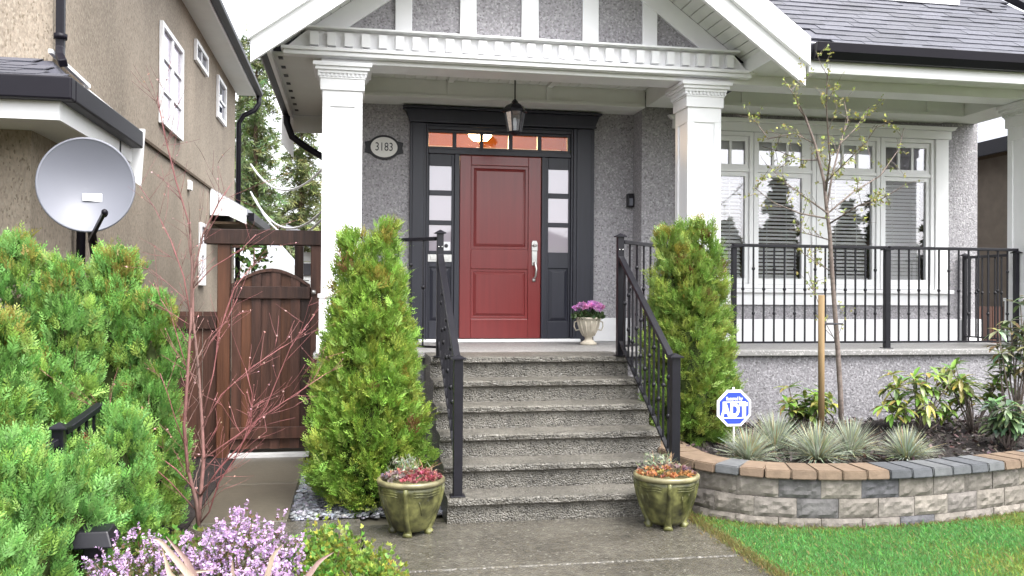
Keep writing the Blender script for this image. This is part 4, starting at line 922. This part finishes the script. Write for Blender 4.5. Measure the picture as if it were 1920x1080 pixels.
at = me.color_attributes.new('Col', 'FLOAT_COLOR', 'POINT'); tn = np.zeros(nv)
dist = np.hypot(co[:, 0]-atY(370, 700, MYB).x, 0); k_ = np.clip(1-dist/.10, 0, 1)[:, None]*.75
cc = red_c*(1-k_)+base_c*k_; cc = cc*(1+.2*np.sin(co[:, 2:3]*31+co[:, :1]*23)); hi_ = np.clip((co[:, 2:3]-1.6)/.8, 0, 1); cc = cc*(1-.35*hi_)
at.data.foreach_set('color', np.concatenate([cc, np.ones((nv, 1))], 1).astype(np.float32).ravel())
sel = [tips[i] for i in range(0, len(tips), 9)]
P = np.array([p for p, d in sel]); Dd = nrm(np.array([d for p, d in sel])); tag(quads('buds', fans(P, Dd, perp(Dd), 2, .014, .005, .3), colvar((.50, .30, .27), len(P)*2, .3), PETAL, mp), kind='stuff')

# young leafing tree tied to a stake
yt = thing('young_tree', (4.25, 7.05, .33), 'slender young tree with opening pale green leaves before the big window', 'tree')
rg_ = random.Random(9); YT = 7.0
trunk = [(1578, 815), (1576, 740), (1570, 640), (1562, 540), (1556, 440), (1550, 390), (1545, 340), (1528, 270), (1510, 220), (1490, 190)]
limbs = [([(1550, 390), (1560, 330), (1575, 270), (1590, 225), (1583, 190)], .010, .05), ([(1548, 360), (1556, 300), (1552, 240), (1549, 190), (1551, 140)], .010, -.1),
         ([(1552, 400), (1600, 360), (1650, 330), (1685, 280), (1695, 240)], .009, .12), ([(1554, 420), (1610, 385), (1650, 375), (1700, 345)], .008, -.15),
         ([(1552, 400), (1510, 370), (1470, 340), (1440, 310)], .008, .10), ([(1528, 270), (1490, 250), (1440, 260), (1412, 222)], .006, .08), ([(1552, 410), (1500, 400), (1450, 380), (1415, 352)], .008, -.2),
         ([(1556, 450), (1520, 440), (1480, 430)], .006, .15), ([(1510, 220), (1490, 180), (1470, 150)], .006, -.05), ([(1536, 300), (1500, 300), (1465, 285), (1430, 275)], .006, .2),
         ([(1545, 345), (1585, 305), (1625, 265), (1645, 235)], .007, -.15), ([(1560, 510), (1520, 485), (1500, 470)], .005, .1), ([(1575, 270), (1605, 240), (1630, 200)], .006, .15), ([(1572, 650), (1545, 600), (1515, 510)], .004, .1)]
b = MB(); tips = []
tp = [atY(x, y, YT) for x, y in trunk]; b.tube(tp, [.024-.0018*i for i in range(len(tp))], 8)
for pl, r, dy in limbs:
    pts = [atY(x, y, YT+dy*i*1.3+rg_.gauss(0, .01)) for i, (x, y) in enumerate(pl)]; m_ = len(pts); rad = [max(.003, r*(1-.65*i/(m_-1))) for i in range(m_)]
    b.tube(pts, rad, 6); tips += [(p, (pts[-1]-pts[-2]).normalized()) for p in pts[1:]]
    for i in range(1, m_):
        for q in range(3):
            p = pts[i-1].lerp(pts[i], rg_.random()); d = (pts[i]-pts[i-1]).normalized()
            nd = (d*.6+Vector((rg_.gauss(0, .6), rg_.gauss(0, .6), rg_.gauss(.2, .5)))).normalized(); branchy(b, p, nd, rg_.uniform(.10, .26), .003, 1 if rg_.random() < .4 else 0, rg_, .6, 2, .2, tips, .05)
b.build('trunk', BARK, yt)
sel = [t_ for t_ in tips if rg_.random() < .46]; P = np.array([p for p, d in sel]).repeat(2, 0)+NR.standard_normal((len(sel)*2, 3))*.012; Dd = nrm(np.array([d for p, d in sel]).repeat(2, 0)+.8*NR.standard_normal((len(sel)*2, 3)))
quads('leaves', fans(P, Dd, perp(Dd), 2, .029, .0085, .6), colvar((.27, .29, .085), len(P)*2, .35), LEAF, yt)
tag(MB().tube([atY(1540, 830, 6.85), atY(1540, 553, 6.85)], .027, 12).build('tree_stake', STAKE), 'pale round timber stake beside the young tree', 'stake')
p1, p2 = atY(1540, 607, 6.85), atY(1568, 607, 7.0)
tag(MB().tube([p1+Vector((.03, -.03, 0)), (p1+p2)/2+Vector((0, -.05, 0)), p2+Vector((.04, -.03, 0)), p2+Vector((.03, .04, 0)), p1+Vector((0, .04, 0))], .008, 6).build('tree_tie', PRINTK), 'black strap tying the young tree to its stake', 'strap')

# blue fescue tussocks
def tussock(x, y, z, r, h, lab, cols=((.33, .37, .29), (.37, .34, .19)), n=620, name='fescue_clump', cat='grass', grp='fescue clumps', wd=.0030):
    t = thing(name, (x, y, z), lab, cat, grp)
    ang = NR.uniform(0, 2*math.pi, n); el = NR.uniform(.15, 1.5, n)**.9; ln = h*(.65+.45*NR.random(n))
    d = np.stack([np.cos(ang)*np.cos(el), np.sin(ang)*np.cos(el), np.sin(el)], 1); P = np.array([x, y, z-.01])+d*np.array([1, 1, 0])*.07*NR.random(n)[:, None]
    M1 = P+d*(ln*.55)[:, None]; d2 = nrm(d+np.array([0, 0, -.35])); T = M1+d2*(ln*.5)[:, None]
    S = nrm(np.cross(d, np.array([0, 0, 1.])+.1*NR.standard_normal((n, 3))))*wd
    Q1 = np.stack([P-S, P+S, M1+S, M1-S], 1); Q2 = np.stack([M1-S, M1+S, T+S*.2, T-S*.2], 1); c = colvar(cols[0], n, .3, .06); br = (NR.random(n) < .22); c = np.where(br[:, None], colvar(cols[1], n, .3), c)
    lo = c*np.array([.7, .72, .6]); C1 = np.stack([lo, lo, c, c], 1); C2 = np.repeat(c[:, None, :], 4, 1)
    quads('blades', np.concatenate([Q1, Q2]), np.concatenate([C1, C2]), GRASS, t); return t
for (x, y, r, h, lab) in ((2.86, 6.03, .2, .27, 'pale blue green fescue clump under the blue octagonal sign'), (3.25, 6.38, .2, .34, 'taller fescue clump standing just right of the sign'), (3.38, 5.98, .22, .32, 'front fescue clump directly before the timber stake'),
                          (3.75, 6.15, .2, .31, 'fescue clump right of the stake at the foot of the young tree'), (4.07, 5.93, .2, .27, 'rightmost fescue clump alone beside open dark mulch')):
    tussock(x, y, .345, r, h*.88, lab)

# rhododendrons: each leaf its own piece
def leaf_me(seed, L=.095, w=.017):
    r = random.Random(seed); b = MB()
    sec = [(0, .15, 0), (.25, .8, -.004), (.55, 1, -.012), (.85, .55, -.028), (1, .05, -.04)]
    vs_ = []
    for t_, ww, dz in sec: vs_ += [(L*t_, -w*ww, dz+.006*ww), (L*t_, 0, dz), (L*t_, w*ww, dz+.006*ww)]
    b.add(vs_, [(i*3+j, (i+1)*3+j, (i+1)*3+j+1, i*3+j+1) for i in range(4) for j in range(2)], True); return b.mesh('leaf', LEAFO)
LEAFO = mat('broad_leaf', (.1, .15, .04), .38, .5, objcol=True, rand=.25, transl=.2)
lm = [leaf_me(i, .085+.015*i) for i in range(3)]
def rhodo(x, y, z, w, h, nst, lab, cols, seed, name='rhododendron', mx=296):
    t = thing(name, (x, y, z), lab, 'shrub', 'rhododendrons'); r = random.Random(seed); b = MB(); heads = []
    for i in range(nst):
        a = r.uniform(0, 2*math.pi); e = Vector((x+math.cos(a)*w*r.uniform(.2, 1), y+math.sin(a)*w*.7*r.uniform(.2, 1), z+h*r.uniform(.35, 1)))
        m_ = Vector((x, y, z)).lerp(e, .5)+Vector((r.gauss(0, .02), r.gauss(0, .02), -.02)); b.tube([(x+r.gauss(0, .02), y+r.gauss(0, .02), z-.02), m_, e], [.008, .006, .004], 6); heads += [(e, (e-m_).normalized()), (m_.lerp(e, .55), (e-m_).normalized())]
    b.build('stems', BARK, t); k = 0
    for p, d in heads:
        nl = r.randint(8, 11); q = d.to_track_quat('Z', 'X')
        for j in range(nl):
            if k >= mx: break
            az = 2*math.pi*j/nl+r.uniform(-.3, .3); el = r.uniform(-.35, .75)
            v = q @ Vector((math.cos(az)*math.cos(el), math.sin(az)*math.cos(el), math.sin(el)))
            rot = v.to_track_quat('X', 'Z').to_euler(); c = r.choice(cols)
            inst('leaf', lm[r.randint(0, 2)], t, p+v*.008, rot, tuple(ci*r.uniform(.75, 1.3) for ci in c), (1.12, 1.15, 1.12)); k += 1
RC = [(.17, .26, .055), (.21, .29, .065), (.27, .28, .07), (.13, .22, .055)]
rhodo(3.95, 7.2, .33, .28, .46, 17, 'leafy green rhododendron behind the timber stake', RC, 1)
rhodo(4.87, 6.95, .33, .33, .56, 17, 'yellow green rhododendron standing in the middle of the bed', RC+[(.24, .22, .05)], 2)
rhodo(5.42, 6.95, .33, .34, .60, 17, 'green rhododendron in the right part of the bed', RC, 3)
rhodo(5.56, 6.6, .45, .34, 1.28, 17, 'tall shrub with sparse grey green leaves at the right edge', [(.17, .21, .11), (.20, .23, .12), (.23, .22, .09), (.15, .20, .10)], 4, 'evergreen_shrub')
rhodo(5.18, 6.22, .33, .2, .36, 17, 'pale green shrub low at the right edge above the wall', [(.15, .22, .11), (.18, .25, .14), (.12, .19, .09)], 6, 'pale_shrub')

# foreground shrubs, left
def bush(x, y, z, r, h, n, name, lab, cols, L=.035, w=.008, nl=3, flower=None, cat='shrub', grp=None, sy=1.0):
    t = thing(name, (x, y, z), lab, cat, grp)
    th = np.arccos(NR.uniform(0.0, 1, n)); az = NR.uniform(0, 2*math.pi, n); rr_ = NR.uniform(.55, 1.03, n)*(1+.12*np.sin(az*5)+.1*np.sin(az*9+th*7))
    d = np.stack([np.sin(th)*np.cos(az), np.sin(th)*np.sin(az), np.cos(th)], 1); P = np.array([x, y, z])+d*rr_[:, None]*np.array([r, r*sy, h])
    Dd = nrm(d*.6+np.array([0, 0, .9])+.5*NR.standard_normal((n, 3))); c = colvar(cols[0], n, .35); m_ = NR.random(n) < .4; c = np.where(m_[:, None], colvar(cols[1], n, .35), c)
    quads('foliage', fans(P, Dd, perp(Dd), nl, L, w, .8), np.tile(c, (nl, 1)), LEAF, t)
    if flower:
        fn_, fc = flower; k = NR.choice(n, fn_); k = k[rr_[k] > .75]; P2 = P[k]+Dd[k]*L*.6; D2 = nrm(d[k]+np.array([0, 0, .8])+.4*NR.standard_normal((len(k), 3)))
        V = []
        for s_ in range(4): V.append(fans(P2+D2*(.012*s_), nrm(D2+.9*NR.standard_normal(D2.shape)), perp(D2), 3, .013, .0055, 1.2))
        V = np.concatenate(V); quads('flowers', V, colvar(fc, len(V), .3, .06), PETAL, t)
    b = MB(); rs = random.Random(int(x*100)+n)
    for i in range(9):
        a = rs.uniform(0, 6.28); b.tube([(x+rs.gauss(0, .03), y+rs.gauss(0, .03), z-.02), (x+math.cos(a)*r*.5, y+math.sin(a)*r*.5*sy, z+h*.5), (x+math.cos(a)*r*.8, y+math.sin(a)*r*.8*sy, z+h*.8)], [.006, .005, .003], 5)
    b.build('stems', BROWNBARK, t); return t
HG = ((.10, .13, .04), (.14, .10, .05)); PINK = (.52, .36, .56)
bush(-.52, 4.48, 0, .29, .40, 2000, 'heather_shrub', 'lilac flowering heather mound below the maple', HG, .03, .004, 3, (1900, PINK), 'heather', 'heathers')
bush(-.95, 4.40, 0, .28, .34, 1300, 'heather_shrub', 'sparser lilac heather beside the black garden lamp', HG, .03, .004, 3, (900, PINK), 'heather', 'heathers')
bush(-.40, 4.15, 0, .23, .27, 1100, 'heather_shrub', 'low lilac heather at the bottom edge beside the golden shrub', HG, .03, .004, 3, (1100, PINK), 'heather', 'heathers')
bush(-1.22, 3.95, 0, .13, .20, 300, 'heather_shrub', 'small lilac heather tuft at the bottom left', HG, .03, .004, 3, (160, PINK), 'heather', 'heathers')
YG = ((.15, .26, .05), (.28, .31, .055))
bush(-.12, 4.66, 0, .24, .32, 2400, 'golden_shrub', 'golden green shrub nearest the gravel strip', YG, .026, .0058, 5, None, 'shrub', 'golden shrubs')
bush(.10, 4.34, 0, .19, .29, 1900, 'golden_shrub', 'golden green shrub at the walkway edge near the bottom', YG, .026, .0058, 5, None, 'shrub', 'golden shrubs')
bush(-.12, 4.25, 0, .16, .27, 1200, 'golden_shrub', 'greener golden shrub between heather and walkway', ((.09, .19, .03), (.2, .24, .03)), .026, .0058, 5, None, 'shrub', 'golden shrubs')
bush(-.93, 4.95, 0, .20, .26, 700, 'green_groundcover', 'bright green leafy plant at the foot of the maple', ((.09, .19, .03), (.15, .2, .04)), .04, .009, 3)
# phormium: each blade a piece
pm = thing('flax_plant', (-.62, 3.95, 0), 'bronze striped flax plant with arching blades at the bottom edge', 'plant')
FLAX = mat('flax_blade', (.36, .27, .20), .45, .4, objcol=True, rand=.2, var=.15, vscale=30, stretch=(8, 8, 1))
for i, (pts) in enumerate([[(400, 1130), (340, 1060), (300, 1012), (288, 1010)], [(390, 1130), (350, 1050), (312, 1005)], [(400, 1130), (330, 1085), (360, 1072), (400, 1068)], [(470, 1130), (500, 1085), (512, 1040), (530, 1020)], [(500, 1140), (570, 1090), (600, 1050), (625, 1035)], [(440, 1130), (437, 1085), (436, 1050)], [(380, 1140), (318, 1075), (306, 1030)]]):
    P = [atY(x, y, 4.0+.03*i) for x, y in pts]; b = MB(); m_ = len(P); vs_ = []
    fine = []
    for s_ in range(9):
        t_ = s_/8*(m_-1); k = min(m_-2, int(t_)); fine.append(P[k].lerp(P[k+1], t_-k))
    for k, p in enumerate(fine):
        w = .017*(1-.9*(k/8)**1.6); d = (fine[min(8, k+1)]-fine[max(0, k-1)]).normalized(); s3 = d.cross(Vector((0, -1, .3))).normalized()*w
        vs_ += [p-s3+Vector((0, -.006, 0)), p, p+s3+Vector((0, -.006, 0))]
    b.add(vs_, [(k*3+j, k*3+j+1, (k+1)*3+j+1, (k+1)*3+j) for k in range(8) for j in range(2)], True); o = b.build('blade', FLAX, pm); o.color = (*R.choice([(.40, .30, .24), (.33, .25, .20), (.42, .34, .25), (.28, .19, .17)]), 1)
# path lamp
X, Y = -1.21, 4.55
pl2 = thing('garden_lamp', (X, Y, 0), 'black hooded garden lamp on a grey post by the hedge', 'lamp')
MB().tube([(X, Y, 0), (X, Y, .30)], .018, 10).build('post', mat('grey_post', (.14, .14, .15), .5, .4, var=.1), pl2)
MB().box(X-.045, X+.045, Y-.045, Y+.045, .27, .33).build('body', BLACK, pl2, bevel=.006)
MB().add([(X-.10, Y-.09, .325), (X+.10, Y-.09, .325), (X+.10, Y+.09, .345), (X-.10, Y+.09, .345), (X-.07, Y-.06, .40), (X+.07, Y-.06, .40), (X+.07, Y+.06, .41), (X-.07, Y+.06, .41)], [(0,3,2,1),(4,5,6,7),(0,1,5,4),(1,2,6,5),(2,3,7,6),(3,0,4,7)]).build('hood', BLACK, pl2, bevel=.008)

# ================================================================== POTS
def pot(x, y, lab):
    t = thing('glazed_pot', (x, y, 0), lab, 'pot', 'glazed pots')
    pr = [(.105, .028), (.122, .05), (.142, .095), (.168, .16), (.188, .225), (.200, .285), (.203, .322)]
    b = MB(); b.lathe(pr+[(.185, .325), (.17, .2), (.08, .06)], (x, y, 0), 40); b.build('bowl', GLAZE, t)
    MB().lathe([(.195, .318), (.212, .322), (.222, .336), (.218, .352), (.203, .358), (.188, .348), (.186, .325)], (x, y, 0), 40).build('rim', GLAZER, t)
    for k in range(4):
        a = math.pi/4+k*math.pi/2+.55; c, s_ = math.cos(a), math.sin(a); b = MB()
        b.tube([(x+c*(r+.002), y+s_*(r+.002), z) for r, z in pr[::-1]]+[(x+c*.112, y+s_*.112, .015), (x+c*.128, y+s_*.128, 0)], [.014, .015, .016, .016, .017, .020, .025, .029, .032], 10); b.build('foot', GLAZE, t)
    b = MB()
    for k in range(4):
        a0 = math.pi/4+k*math.pi/2+.55+.25
        for zz, rr_ in ((.300, .2015), (.284, .200), (.268, .1975)): b.tube([(x+rr_*math.cos(a0+j*.105), y+rr_*math.sin(a0+j*.105), zz+.003*math.sin(j)) for j in range(11)], .0035, 5)
        for q in range(3): b.tube([(x+rr_*math.cos(a0+.2+q*.3+j*.05), y+rr_*math.sin(a0+.2+q*.3+j*.05), .235-.03*j+.012*q) for j, rr_ in enumerate((.191, .183, .172, .160))], .004, 5)
    tag(b.build('relief_bands', GLAZE, t), kind='stuff')
    MB().lathe([(.0, .315), (.10, .32), (.18, .315)][::-1], (x, y, 0), 20).build('soil', SOIL, t)
def sedum(x, y, z, R_, lab, cols, seed):
    t = thing('potted_sedum', (x, y, z), lab, 'plant', 'potted plants'); V = []; C = []
    n = 95; a = NR.uniform(0, 6.283, n); r = R_*np.sqrt(NR.random(n)); P = np.stack([x+r*np.cos(a), y+r*np.sin(a), z+.03+.035*(1-(r/R_)**2)+.015*NR.random(n)], 1)
    cl_ = np.where((np.sin(a*1.0+seed) > .1)[:, None], colvar(cols[0], n, .3), colvar(cols[1], n, .3)); cl_ = np.where((NR.random(n) < .15)[:, None], colvar(cols[2], n, .3), cl_)
    for k in range(9):
        az = 6.283*k/9+NR.uniform(0, 1, n); el = NR.uniform(.15, 1.0, n); D_ = np.stack([np.cos(az)*np.cos(el), np.sin(az)*np.cos(el), np.sin(el)], 1); V.append(fans(P, D_, perp(D_), 1, .027, .009, 0)); C.append(cl_)
    quads('rosettes', np.concatenate(V), np.concatenate(C), PETAL, t)
    # wiry tuft behind
    n = 90; cx, cy = x+.02, y+.07; az = NR.uniform(0, 6.283, n); el = NR.uniform(.5, 1.5, n); d = np.stack([np.cos(az)*np.cos(el), np.sin(az)*np.cos(el), np.sin(el)], 1); P = np.array([cx, cy, z])+.05*NR.standard_normal((n, 3))*np.array([1, .6, 0]); ln = NR.uniform(.08, .19, n)
    S = nrm(np.cross(d, np.array([0, 1., 0])+.2*NR.standard_normal((n, 3))))*.0022; M1 = P+d*(ln*.6)[:, None]; T = M1+nrm(d+np.array([0, 0, -.5])+.4*NR.standard_normal((n, 3)))*(ln*.45)[:, None]
    Q = np.concatenate([np.stack([P-S, P+S, M1+S, M1-S], 1), np.stack([M1-S, M1+S, T+S*.3, T-S*.3], 1)]); c = np.where((NR.random(n) < .5)[:, None], colvar((.36, .24, .15), n, .3), colvar((.24, .26, .16), n, .3)); quads('wiry_stems', Q, np.tile(c, (2, 1)), GRASS, t)
    n = 140; P = np.stack([x-.05+.05*NR.standard_normal(n), y+.05+.03*NR.standard_normal(n), z+.03+.12*NR.random(n)], 1); d = nrm(np.array([0, 0, 1.])+.6*NR.standard_normal((n, 3))); quads('grey_leaves', fans(P, d, perp(d), 2, .035, .004, .5), colvar((.26, .29, .2), n*2, .3), LEAF, t)
pot(.385, 5.72, 'olive glazed footed pot at the left foot of the steps'); sedum(.385, 5.72, .315, .19, 'crimson and mauve sedums in the left glazed pot', ((.27, .075, .085), (.22, .16, .165), (.33, .15, .11)), 2.2)
pot(2.08, 5.62, 'olive glazed footed pot at the right foot of the steps'); sedum(2.08, 5.62, .315, .19, 'mauve and orange sedums in the right glazed pot', ((.32, .16, .065), (.19, .12, .13), (.33, .14, .14)), 3.6)
X, Y, Z = 2.42, 8.85, 1.021
un = thing('stone_urn', (X, Y, Z), 'small cream fluted urn on the porch beside the door', 'urn')
MB().lathe([(.085, 0), (.088, .02), (.07, .03), (.04, .055), (.038, .075), (.06, .095), (.095, .17), (.118, .25), (.122, .262), (.132, .268), (.134, .285), (.118, .288), (.11, .25), (.05, .15)], (X, Y, Z), 30).build('bowl', URN, un)
b = MB()
for k in range(12):
    a = 6.283*k/12; b.tube([(X+r*math.cos(a), Y+r*math.sin(a), Z+z) for r, z in ((.06, .095), (.078, .13), (.0965, .17), (.109, .21), (.119, .25))], [.006, .008, .009, .009, .007], 6)
b.build('fluting', URN, un)
for s_ in (-1, 1): MB().tube([(X+s_*.118, Y, Z+.25), (X+s_*.15, Y, Z+.235), (X+s_*.155, Y, Z+.19), (X+s_*.135, Y, Z+.15), (X+s_*.095, Y, Z+.16)], .007, 6).build('handle', URN, un)
MB().lathe([(.115, .262), (.02, .27)], (X, Y, Z), 16).build('soil', SOIL, un)
fl = thing('pink_flowers', (X, Y, Z+.27), 'bunch of pink flowers growing in the cream urn', 'flowers')
n = 300; a = NR.uniform(0, 6.283, n); r = .17*np.sqrt(NR.random(n)); P = np.stack([X+r*np.cos(a), Y+.8*r*np.sin(a), Z+.28+.09*NR.random(n)*(1-r/.25)], 1); d = nrm(np.stack([np.cos(a), np.sin(a), .3+0*a], 1)+.5*NR.standard_normal((n, 3))); quads('leaves', fans(P, d, perp(d), 2, .045, .012, .5), colvar((.05, .085, .03), n*2, .4), LEAF, fl)
n = 46; a = NR.uniform(0, 6.283, n); r = .155*np.sqrt(NR.random(n)); C_ = np.stack([X+r*np.cos(a), Y+.8*r*np.sin(a)-.02, Z+.37+.05*(1-(r/.16)**2)+.015*NR.random(n)], 1); V = []
for k in range(26):
    D_ = nrm(NR.standard_normal((n, 3))+np.array([0, -.25, .5])); V.append(fans(C_+D_*.006, D_, perp(D_), 1, .030, .010, 0))
quads('blooms', np.concatenate(V), np.tile(colvar((.62, .30, .56), n, .22, .08), (26, 1)), PETAL, fl)

# ================================================================== SECURITY SIGN
c = atY(1376, 765, 6.25); Y = 6.25; r = .148
sg = thing('yard_sign', (c.x, Y, .33), 'blue and white octagonal security sign on a post in the bed', 'sign')
oc = lambda r_: [(c.x+r_*math.cos(math.pi/8+k*math.pi/4), c.z+r_*math.sin(math.pi/8+k*math.pi/4)) for k in range(8)]
MB().xz(oc(r), Y-.004, Y+.004).build('border', PRINTW, sg, bevel=.001); MB().xz(oc(r*.86), Y-.007, Y-.0045).build('face', SIGNB, sg)
hw, hh_ = r*.63, r*.50; zc = c.z-.004
MB().frame(c.x-hw, c.x+hw, zc-hh_, zc+hh_*.72, .008, Y-.0092, Y-.0072).build('box_outline', PRINTW, sg)
me = text_mesh('ADT', .112, .0012, .0055); me.materials.append(PRINTW); inst('lettering', me, sg, (c.x, Y-.0085, zc-.015), FRONT, scale=(.92, 1.25, 1))
me = text_mesh('Secured by', .036, .001, .0012); me.materials.append(PRINTW); inst('small_lettering', me, sg, (c.x, Y-.0085, zc+.075), FRONT, scale=(.82, 1, 1))
MB().tube([(c.x+.008, Y+.012, .28), (c.x+.002, Y+.012, c.z+.155)], .0085, 8).build('stake', PRINTW, sg)

# ================================================================== CONIFERS
def conifer(x, y, h, w, lab, grp, seed, col=(.040, .062, .026), nb=110, dense=1.0, z=0):
    t = thing('conifer_tree', (x, y, z), lab, 'tree', grp); r = random.Random(seed); MB().tube([(x, y, z), (x, y, z+h*.97)], [w*.06+.08, .02], 7).build('trunk', BROWNBARK, t)
    P = []; D_ = []
    for i in range(nb):
        zz = h*(.10+.9*(i/nb)); L_ = w*(1-zz/h)**.8*r.uniform(.6, 1.1)+.12; a = r.uniform(0, 6.283)
        m_ = max(4, int(L_*9*dense))
        for k in range(m_):
            f = (k+.6)/m_; P.append((x+math.cos(a)*L_*f, y+math.sin(a)*L_*f, z+zz-.35*L_*f*f+r.gauss(0, .05))); D_.append((math.cos(a)+r.gauss(0, .7), math.sin(a)+r.gauss(0, .7), -.55+r.gauss(0, .35)))
    P = np.array(P); D_ = nrm(np.array(D_)); n = len(P); L_ = .26 if y > 0 else .55; quads('crown', fans(P, D_, perp(D_), 7, L_, L_*(.075 if y > 0 else .16), 1.2), np.tile(colvar(col, n, .45), (7, 1)), LEAF, t)
conifer(-3.15, 30, 10.6, 1.7, 'tall narrow conifer nearest the tan house wall', 'background conifers', 1, (.13, .17, .065), 260, 1.5)
conifer(-1.9, 34, 9.6, 1.9, 'conifer seen beside the white porch column', 'background conifers', 2, (.15, .175, .065), 260, 1.5)
conifer(-4.4, 36, 11.6, 2.2, 'conifer partly hidden behind the tan house', 'background conifers', 3, (.13, .165, .075), 220, 1.3)
conifer(-.6, 27, 4.5, 1.2, 'shorter conifer above the arched gate', 'background conifers', 4, (.17, .21, .07), 150, 1.4)
# across the street: what the windows mirror
k = 0
for x, y, h, w in ((17, -42, 7.5, 2.4), (22, -44, 9.5, 2.4), (27, -42, 7.0, 2.6), (32, -44, 11, 2.6), (36, -41, 8.5, 2.5), (40, -44, 9.5, 2.8), (45, -42, 12, 3.0), (50, -45, 13, 3.2), (56, -43, 12, 3.2), (19.5, -39, 5.5, 2.6), (24.5, -38, 5.5, 2.8), (29.5, -39, 6.0, 2.8), (34, -38, 6.5, 2.8), (38, -38, 6.0, 2.8), (42.5, -38, 6.5, 3), (47.5, -38, 7.5, 3), (53, -38, 7.5, 3)):
    conifer(x, y, h, w*1.15, '%s conifer across the street, number %s from the opposite house' % ('tall' if h > 10 else 'dark', ('one', 'two', 'three', 'four', 'five', 'six', 'seven', 'eight', 'nine', 'ten', 'eleven', 'twelve', 'thirteen', 'fourteen', 'fifteen', 'sixteen', 'seventeen')[k]), 'conifers across the street', 20+k, (.10, .115, .07), 110, 1.0); k += 1
oh = thing('opposite_house', (9, -38, 0), 'house across the street mirrored faintly in the door sidelights', 'house')
MB().box(3, 16, -44, -37, 0, 4.2).build('wall', FARWALL, oh); MB().xz([(2.4, 4.2), (16.6, 4.2), (9.5, 6.6)], -44.5, -36.5).build('roof', mat('brown_roof', (.14, .10, .085), .8, .2), oh)
for x in (4.5, 8, 12): MB().box(x, x+1.8, -36.99, -36.9, 1.3, 2.9).build('window', PRINTK, oh)
